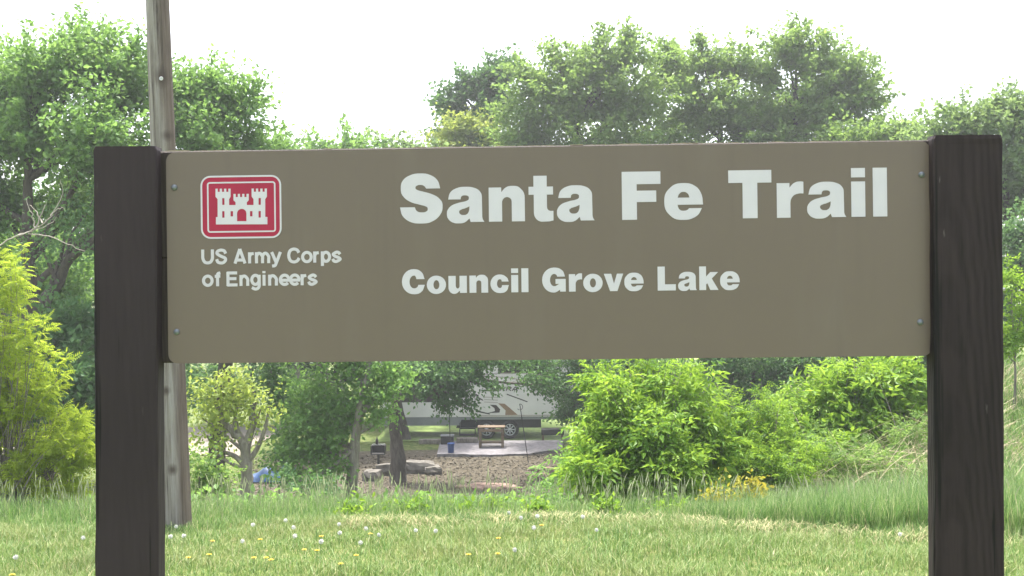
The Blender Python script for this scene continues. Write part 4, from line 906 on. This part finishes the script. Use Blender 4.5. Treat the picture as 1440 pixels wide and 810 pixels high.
# dandelions
M['petal'] = flat_mat('petal', (.75, .48, .02), .6, var=.2, nscale=60); M['puff'] = flat_mat('puff', (.66, .66, .62), .9, var=.1, nscale=80)
M['stem'] = flat_mat('stem', (.16, .24, .07), .7)
def dandelion(px, py, white, seed):
    r = np.random.default_rng(seed)
    # find the spot on the ground whose flower head shows at this pixel
    h = r.uniform(.08, .15) if white else r.uniform(.05, .085); d = 6.3
    for _ in range(400):
        c = at(px, py, d)
        if c[2] <= gz(c[0], d) + h: break
        d += .012
    c = at(px, py, d); z0 = gz(c[0], d); root = empty('dandelion', (c[0], d, z0)); hd = c[2] - z0
    b_ = MB(); off = r.normal(0, .012, 2); P = np.array([[off[0], off[1], 0], [off[0] * .4, off[1] * .4, hd * .6], [0, 0, hd]]); b_.tube(P, [.0025, .002, .002], 5); b_.build('stem', M['stem'], root)
    if white:
        u = unit_ball(r, 90); n_ = len(u); u2 = norm(u + r.normal(0, .25, (n_, 3))); rr = .012 * r.uniform(.85, 1.1)
        tv = np.array([[-.5, 0, 0], [.5, 0, 0], [0, 1, .2], [0, -.6, .2]]); V, Fs = scatter(tv, [np.array([[0, 1, 2], [1, 0, 3]])], u * rr, u2, u, np.full(n_, .006))
        b_ = MB(); b_.add(V + [0, 0, hd], Fs); core = unit_ball(r, 1)
        b_.lathe([(.0, -.009), (.007, -.007), (.0095, 0), (.007, .007), (0, .009)], (0, 0, hd), 8); b_.build('seed_head', M['puff'], root)
        tag(root, 'white dandelion seed head standing in the lawn', 'dandelion', 'white dandelion seed heads in the lawn')
    else:
        b_ = MB()
        for ring, (k, l, up) in enumerate(((16, .017, .25), (14, .013, .6), (9, .008, 1.3))):
            a = np.arange(k) * 2 * math.pi / k + r.uniform(0, 1); ax = np.column_stack([np.cos(a), np.sin(a), np.full(k, up)])
            V, Fs = scatter(np.array([[-.22, 0, 0], [.22, 0, 0], [.2, 1, 0], [-.2, 1, 0]]), [np.array([[0, 1, 2, 3]])], np.tile([0, 0, hd], (k, 1)), ax, np.tile([0, 0, 1.], (k, 1)), np.full(k, l)); b_.add(V, Fs)
        b_.build('flower', M['petal'], root); tag(root, 'yellow dandelion flower low in the lawn', 'dandelion', 'yellow dandelion flowers in the lawn')
    return root
PLACES = ((0, 132, 'left of the left post'), (132, 300, 'near the foot of the utility pole'), (300, 392, 'in the lawn below the crooked tree'), (392, 440, 'in the lawn below the slim grey trunk'), (440, 545, 'in the lawn below the pale leaning trunk'),
          (545, 680, 'in the lawn below the blue bucket'), (680, 800, 'in the lawn below the wooden table'), (800, 1000, 'in the lawn below the large bright shrub'), (1000, 1440, 'at the tall grass by the right post'))
ORD = ['leftmost', 'second from left', 'third from left', 'fourth from left', 'fifth from left', 'sixth from left', 'seventh from left', 'eighth from left', 'ninth from left', 'tenth from left', 'eleventh from left']
def placed(pts, what):
    out = {}
    for a, b2, where in PLACES:
        q = sorted([p for p in pts if a <= p[0] < b2])
        for k, p in enumerate(q): out[p] = what + ' ' + where + ((', ' + ORD[k]) if len(q) > 1 else '')
    return out
WP = ((246, 738), (257, 751), (238, 752), (354, 736), (400, 730), (411, 740), (339, 759), (413, 752), (475, 736), (476, 748), (513, 742), (531, 751), (611, 746), (714, 721), (726, 718), (731, 728), (818, 727), (722, 773), (749, 742), (837, 746), (115, 753), (20, 780), (1264, 754), (450, 760), (505, 762), (583, 745), (754, 726))
YP = ((364, 757), (297, 759), (372, 783), (379, 786), (355, 783), (444, 773), (499, 780), (477, 792), (657, 780), (519, 750), (450, 753), (426, 772), (263, 782), (698, 779), (760, 739), (15, 805), (699, 757), (292, 778))
WL = placed(WP, 'white dandelion puff'); YL = placed(YP, 'yellow dandelion flower')
for k, p in enumerate(WP): dandelion(*p, True, 200 + k)['label'] = WL[p]
for k, p in enumerate(YP): dandelion(*p, False, 300 + k)['label'] = YL[p]

# ------------------------------------------------------------------ campsite things
M['rv_white'] = flat_mat('rv_white', (.66, .64, .60), .45, var=.06, nscale=2)
M['rv_grey'] = flat_mat('rv_grey', (.20, .21, .21), .5, var=.1, nscale=3)
M['rv_dark'] = flat_mat('rv_dark', (.035, .028, .026), .35, var=.15)
M['rv_tan'] = flat_mat('rv_tan', (.26, .17, .10), .4, var=.1)
M['rv_stripe'] = flat_mat('rv_stripe', (.42, .38, .34), .4, var=.08)
M['rubber'] = flat_mat('rubber', (.02, .02, .021), .8, var=.3); M['alloy'] = flat_mat('alloy', (.62, .63, .64), .35, .7, var=.15)
M['frame'] = flat_mat('frame', (.025, .025, .025), .6); M['glass_dark'] = flat_mat('glass_dark', (.015, .018, .02), .08, var=.1)
D = 41.6
def RX(px): return (px - 720) / F * D
def RZ(py): return CAM_Z + (405 - py) / F * D
gz0 = gz(-1.5, D + 1)
rv = empty('travel_trailer', (RX(700), D, gz0)); tag(rv, 'long white fifth wheel trailer with brown swoosh graphics parked behind the patio', 'trailer'); O = np.array(rv.location)
def rvl(px, py): return ((px - 700) / F * D, RZ(py) - O[2])
def rvpoly(pts, y0, y1, m, name, parent=rv):
    b_ = MB(); p = [rvl(*q) for q in pts]; b_.prism([p], y0, y1); return b_.build(name, m, parent)
top = 478
body = rvpoly([(533, 586), (793, 586), (815, 560), (815, 500), (800, top), (545, top), (533, 500)], 0, 2.5, M['rv_white'], 'body')
rvpoly([(535, 598), (645, 598), (648, 590), (790, 590), (792, 586.2), (534, 586.2)], .02, 2.48, M['rv_grey'], 'skirt')
rvpoly([(640, 602), (760, 602), (760, 590.2), (646, 590.2)], .12, 2.3, M['frame'], 'chassis')
rvpoly([(535, 565), (612, 565), (632, 552), (636, 500), (536, 500)], -.006, .01, M['rv_dark'], 'front_panel', body)
rvpoly([(672, 583.5), (790, 583.5), (790, 585), (672, 585)], -.012, .01, M['rv_stripe'], 'trim_rail', body)
cp = lambda x, y: (500 + x / 4, 500 + y / 4)
for pts, m in (([(752, 276), (788, 278), (810, 302), (806, 320), (735, 323), (780, 312), (778, 296)], 'rv_dark'), ([(798, 268), (836, 271), (870, 300), (908, 333), (838, 336), (840, 308)], 'rv_tan'),
               ([(670, 222), (712, 246), (716, 254), (690, 244)], 'rv_dark'), ([(590, 283), (665, 300), (660, 308), (600, 302)], 'rv_tan'), ([(640, 196), (690, 222), (688, 230), (632, 204)], 'rv_dark'),
               ([(680, 308), (755, 326), (750, 331), (680, 316)], 'rv_dark'), ([(848, 214), (965, 258), (962, 263), (846, 220)], 'rv_dark'), ([(450, 248), (525, 270), (520, 278), (455, 258)], 'rv_tan'),
               ([(720, 230), (797, 234), (797, 239), (720, 235)], 'rv_stripe'), ([(720, 244), (797, 248), (797, 253), (720, 249)], 'rv_stripe'), ([(720, 258), (797, 262), (797, 267), (720, 263)], 'rv_stripe')):
    rvpoly([cp(*q) for q in pts], -.006, .01, M[m], 'graphic', body)
rvpoly([(575, 492), (608, 492), (608, 540), (575, 540)], -.02, .01, M['glass_dark'], 'window', body); rvpoly([(650, 492), (668, 492), (668, 583), (650, 583)], -.015, .01, M['rv_white'], 'door', body)
rvpoly([(700, 490), (745, 490), (745, 525), (700, 525)], -.02, .01, M['glass_dark'], 'window', body)
SL = {'S': [sp((170, 8), (150, 4), (105, 6), (100, 24), (125, 30), (160, 34), (172, 46), (150, 60), (100, 58))], 'I': [ln((0, 4), (0, 62))], 'E': [ln((8, 4), (8, 62)), ln((3, 8), (70, 8)), ln((3, 33), (62, 33)), ln((3, 58), (70, 58))],
      'R': [ln((8, 4), (8, 62)), sp((8, 8), (50, 8), (68, 20), (50, 34), (8, 36)), ln((40, 36), (72, 62))], 'A': [ln((0, 62), (38, 4)), ln((38, 4), (78, 62)), ln((16, 44), (62, 44))]}
lx = 681
for ch, adv, ox in (('S', 8.8, 95), ('I', 3.2, -6), ('E', 8.6, 0), ('R', 8.8, 0), ('R', 8.8, 0), ('A', 8.8, 0)):
    px_, pz_ = rvl(lx, 549.5); st = [(k_, [((p[0] - ox) + (62 - p[1]) * .22, p[1]) for p in pts]) for k_, pts in SL[ch]]
    small(st, body, M['rv_dark'], 13, (0, 62), 0, 10.0, 'letter', -.012, D / F, (px_, 0, pz_)); lx += adv
for px in (683, 716):
    wx, wz = rvl(px, 604.5); wh = empty('wheel', (wx, .16, wz)); wh.parent = rv; wh.rotation_euler = (R(90), 0, 0)
    rad = 12.8 / F * D
    b_ = MB(); b_.lathe([(rad * .62, -.02), (rad * .7, .11), (rad * .92, .12), (rad, .07), (rad, -.1), (rad * .9, -.14), (rad * .6, -.12)], (0, 0, 0), 28); b_.build('tyre', M['rubber'], wh, True)
    b_ = MB(); b_.lathe([(rad * .64, .09), (rad * .60, .10), (rad * .56, .05), (rad * .54, -.02)], (0, 0, 0), 28); b_.lathe([(rad * .16, .09), (rad * .14, .11), (0, .112)], (0, 0, 0), 12)
    for k in range(8):
        a = k * math.pi / 4; b_.box((math.cos(a) * rad * .36, math.sin(a) * rad * .36, .07), (rad * .46, rad * .13, .03), Matrix.Rotation(a, 3, 'Z'))
    b_.build('rim', M['alloy'], wh, True); b_ = MB(); b_.lathe([(rad * .62, 0), (0, 0)], (0, 0, 0), 20); b_.build('hub_back', M['rubber'], wh)
for k, (py, y0) in enumerate(((600.5, -.25), (608.5, -.5))):
    b_ = MB(); x0, z0 = rvl(657, py); b_.box((x0, y0, z0), (.62, .26, .04)); b_.box((x0 - .3, y0 + .12, z0 + .1), (.03, .26, .2)); b_.box((x0 + .3, y0 + .12, z0 + .1), (.03, .26, .2)); b_.build('step', M['frame'], rv)

M['concrete'] = flat_mat('concrete', (.17, .16, .17), .9, var=.35, nscale=7, bumps=.3); M['stone'] = flat_mat('stone', (.13, .12, .105), .95, var=.4, nscale=3.5, bumps=.8); M['redstone'] = flat_mat('redstone', (.25, .17, .135), .95, var=.35, nscale=4, bumps=.6)
M['timber'] = flat_mat('timber', (.15, .105, .065), .7, var=.35, nscale=7); M['blue'] = flat_mat('blue', (.02, .08, .30), .45, var=.1)
M['tarp'] = flat_mat('tarp', (.02, .065, .17), .5, var=.5, nscale=4)
r_ = np.random.default_rng(120)
# patio slab with a rough front edge
xs = np.linspace(-2.6, 1.7, 20); fr = 36.5 + .12 * np.sin(xs * 2) + r_.normal(0, .04, 20) + np.where(xs > .6, (xs - .6) * 1.0, 0)
b_ = MB(); lo = [(x, y) for x, y in zip(xs, fr)] + [(1.9, 39.75), (-2.7, 39.75)]
zt = -4.03; nL = len(lo); V = [[x, y, zt] for x, y in lo] + [[x, y, zt - .22] for x, y in lo]; tri = tessellate_polygon([[Vector((x, y, 0)) for x, y in lo]])
T = [t if (Vector((lo[t[1]][0] - lo[t[0]][0], lo[t[1]][1] - lo[t[0]][1])).cross(Vector((lo[t[2]][0] - lo[t[0]][0], lo[t[2]][1] - lo[t[0]][1]))) > 0) else t[::-1] for t in tri]
b_.add(V, [np.array(T), np.array([(i_, i_ + nL, (i_ + 1) % nL + nL, (i_ + 1) % nL)[::-1] for i_ in range(nL)])]); o = b_.build('patio', M['concrete']); tag(o, 'pale concrete patio slab in front of the trailer', None, None, 'structure')
def rock(loc, size, seed, m, name='stone'):
    r = np.random.default_rng(seed); me_ = bpy.data.meshes.new(name); import bmesh
    bm = bmesh.new(); bmesh.ops.create_cube(bm, size=2); bmesh.ops.subdivide_edges(bm, edges=bm.edges[:], cuts=3, use_grid_fill=True)
    for v in bm.verts:
        c = v.co; l = max(abs(c.x), abs(c.y), abs(c.z)); p = c.normalized() * 1.25; c2 = c.lerp(p, .35) + Vector(r.normal(0, .07, 3)); v.co = Vector((c2.x * size[0] / 2, c2.y * size[1] / 2, c2.z * size[2] / 2))
    bm.to_mesh(me_); bm.free(); o_ = link(name, me_, m); o_.location = loc; o_.rotation_euler = (r.normal(0, .05), r.normal(0, .05), r.uniform(-.3, .3)); return o_
for k, (px, py, d, w, h, lab) in enumerate(((545, 634, 34.2, .75, .42, 'grey block left of the dark tree trunk on the bank'), (588, 633, 34.4, 1.0, .45, 'long grey boulder right of the dark tree trunk'), (522, 640, 33.5, .5, .35, 'small grey block at the left end of the stone row'), (607, 640, 34.2, .5, .3, 'grey stone against the left edge of the patio'))):
    p = at(px, py, d); tag(rock((p[0], d, gz(p[0], d) + h * .28), (w, .6, h), 130 + k, M['stone'], 'boulder'), lab, 'stone')
for k in range(16):
    px = 648 + k * 7.2 + r_.uniform(-2, 2) if k < 11 else 748 + (k - 11) * 12 + r_.uniform(-3, 3); d = r_.uniform(30.9, 32.2) if k < 11 else r_.uniform(33.5, 35.3); x = (px - 720) / F * d
    tag(rock((x, d, gz(x, d) + .04), (r_.uniform(.25, .5), r_.uniform(.2, .4), r_.uniform(.10, .16)), 150 + k, M['redstone'], 'flat_stone'), 'flat reddish stone in the heap on the bare soil, ' + ORD[k] if k < 11 else 'flat reddish stone on the soil right of the patio, ' + ORD[k - 11], 'stone', 'flat stones heaped on the soil' if k < 11 else 'flat stones right of the patio')
# wooden serving table on the patio
p = at(690, 622, 38.2); t = empty('wooden_table', (p[0], 38.2, zt)); tag(t, 'tall wooden table with lower shelf standing on the patio before the wheels', 'table')
for k in range(3): b_ = MB(); b_.box((0, -.2 + k * .2, .72), (.98, .18, .04), None, .006); b_.build('tabletop_board', M['timber'], t)
for sx_ in (-1, 1):
    for sy_ in (-1, 1): b_ = MB(); b_.box((sx_ * .40, sy_ * .22, .35), (.09, .09, .70), None, .006); b_.build('leg', M['timber'], t)
b_ = MB(); b_.box((0, 0, .17), (.72, .36, .05), None, .006); b_.build('shelf', M['timber'], t)
b_ = MB(); b_.box((0, -.29, .62), (.9, .035, .10), None, .005); b_.build('apron', M['timber'], t)
# low table on the grass beyond
p = at(776, 608, 40.5); t = empty('low_table', (p[0], 40.5, gz(p[0], 40.5) + .03)); tag(t, 'dark topped low table with wooden legs on the grass right of the trailer', 'table')
b_ = MB(); b_.box((0, 0, .42), (.85, .5, .22), None, .02); b_.build('top', M['frame'], t)
for sx_ in (-1, 1):
    for sy_ in (-1, 1): b_ = MB(); b_.box((sx_ * .36, sy_ * .2, .155), (.06, .06, .31)); b_.build('leg', M['timber'], t)
# bucket, lantern stakes, dark box, timber, grill
p = at(633, 635, 36.9); t = empty('bucket', (p[0], 36.9, zt)); tag(t, 'blue plastic bucket at the front edge of the patio', 'bucket')
b_ = MB(); b_.lathe([(0, .012), (.085, .012), (.085, 0), (.10, .0), (.118, .30), (.128, .30), (.128, .33), (.115, .33), (.10, .05), (0, .04)], (0, 0, 0), 18); b_.build('pail', M['blue'], t, True)
b_ = MB(); b_.tube([(.12 * math.cos(a), -.02, .3 + .13 * math.sin(a)) for a in np.linspace(0, math.pi, 9)], .004, 5); b_.build('handle', M['frame'], t)
def stake(px0, py0, px1, py1, d, lab, z0=None):
    a = at(px1, py1, d); c = at(px0, py0, d); z0 = gz(a[0], d) if z0 is None else z0; t_ = empty('lantern_stake', (a[0], d, z0)); tag(t_, lab, 'stake')
    b2 = MB(); e_ = c - np.array([a[0], d, z0]); b2.tube([(0, 0, -.05), e_ * .5, e_], .016, 6); b2.build('rod', M['frame'], t_)
    b2 = MB(); b2.tube([e_ + np.array([math.sin(q) * .1 + .0, 0, math.cos(q) * .1 - .1]) for q in np.linspace(0, 4, 8)], .01, 5); b2.build('hook', M['frame'], t_)
stake(631, 570, 632, 634, 37.05, 'thin upright lantern stake rising behind the blue bucket', zt)
stake(730, 568, 742, 646, 35.4, 'thin leaning stake in the soil right of the wooden table')
p = at(628, 622, 39.0); t = empty('storage_box', (p[0], 39.0, zt)); tag(t, 'dark storage box on the patio behind the blue bucket', 'box')
b_ = MB(); b_.box((0, 0, .14), (.46, .34, .28), None, .015); b_.build('tub', M['frame'], t); b_ = MB(); b_.box((0, 0, .305), (.49, .37, .045), None, .012); b_.build('lid', M['rv_grey'], t)
for px0, px1, lab in ((588, 622, 'weathered timber edging between the dark trunk and the storage box'), (641, 671, 'short timber beam on the patio left of the wooden table')):
    d = 39.3; x0, x1 = (px0 - 720) / F * d, (px1 - 720) / F * d; z_ = zt if px0 > 630 else gz(x0, d)
    b_ = MB(); b_.box((0, 0, .09), (x1 - x0, .2, .18), None, .02); o = b_.build('timber_beam', M['bark_grey']); o.location = ((x0 + x1) / 2, d, z_); tag(o, lab, 'beam')
p = at(531, 622, 35); t = empty('camp_grill', (p[0], 35, gz(p[0], 35))); tag(t, 'dark metal camp grill on a post left of the dark trunk', 'grill')
b_ = MB(); b_.box((0, 0, .22), (.07, .07, .5)); b_.build('post', M['frame'], t)
b_ = MB(); b_.box((0, 0, .48), (.46, .4, .03)); b_.box((-.22, 0, .62), (.02, .4, .28)); b_.box((.22, 0, .62), (.02, .4, .28)); b_.box((0, .19, .62), (.44, .02, .28)); b_.build('firebox', M['frame'], t)
for k in range(9): b_ = MB(); b_.box((-.19 + k * .0475, 0, .78), (.012, .4, .012)); b_.build('grate_bar', M['rv_grey'], t)
p = at(529, 602, 35); b_ = MB(); zb = gz(p[0], 35) + .786; b_.lathe([(.0, 0), (.05, 0), (.05, .14), (.018, .19), (.018, .24), (0, .24)], (0, 0, 0), 12); o = b_.build('bottle', M['rv_dark'], None, True); o.location = (p[0], 35, zb); tag(o, 'dark bottle standing on the camp grill', 'bottle')
def tarp(px, py, d, w, h, seed, lab):
    r = np.random.default_rng(seed); x0 = (px - 720) / F * d; n = 14; u, v = np.meshgrid(np.linspace(-1, 1, n), np.linspace(-1, 1, n)); hh = np.clip(1 - np.maximum(np.abs(u), np.abs(v)) ** 2.5, 0, 1) * h * (.8 + .2 * np.sin(u * 5 + seed)) + .015 * r.random((n, n))
    i_ = (np.arange(n - 1)[:, None] * n + np.arange(n - 1)[None]).ravel(); V = np.stack([u * w / 2, v * .4, hh + .01], -1).reshape(-1, 3)
    o_ = link('blue_tarp', mesh_np('blue_tarp', V, [np.stack([i_, i_ + 1, i_ + n + 1, i_ + n], 1)]), M['tarp'], None, True); o_.location = (x0, d, gz(x0, d)); tag(o_, lab, 'tarp')
tarp(372, 668, 33.6, 1.15, .42, 1, 'blue tarp covered bundle right of the crooked trunk'); tarp(402, 662, 34.4, .55, .36, 2, 'small blue tarp bundle beside the larger one')
# ------------------------------------------------------------------ haze
b_ = MB(); b_.box((0, 90, 8.6), (560, 440, 28.4)); hz = b_.build('haze', None); tag(hz, 'thin bright summer haze in the air', 'haze', None, 'stuff')
hm = bpy.data.materials.new('haze'); hm.use_nodes = True; hn = hm.node_tree; hn.nodes.clear(); ho = hn.nodes.new('ShaderNodeOutputMaterial'); hv = hn.nodes.new('ShaderNodeVolumePrincipled')
hv.inputs['Color'].default_value = (.93, .96, 1, 1); hv.inputs['Density'].default_value = HAZE; hv.inputs['Anisotropy'].default_value = .35; hn.links.new(hv.outputs[0], ho.inputs['Volume']); hz.data.materials.append(hm)
print('leaf and grass triangles', TRI[0])
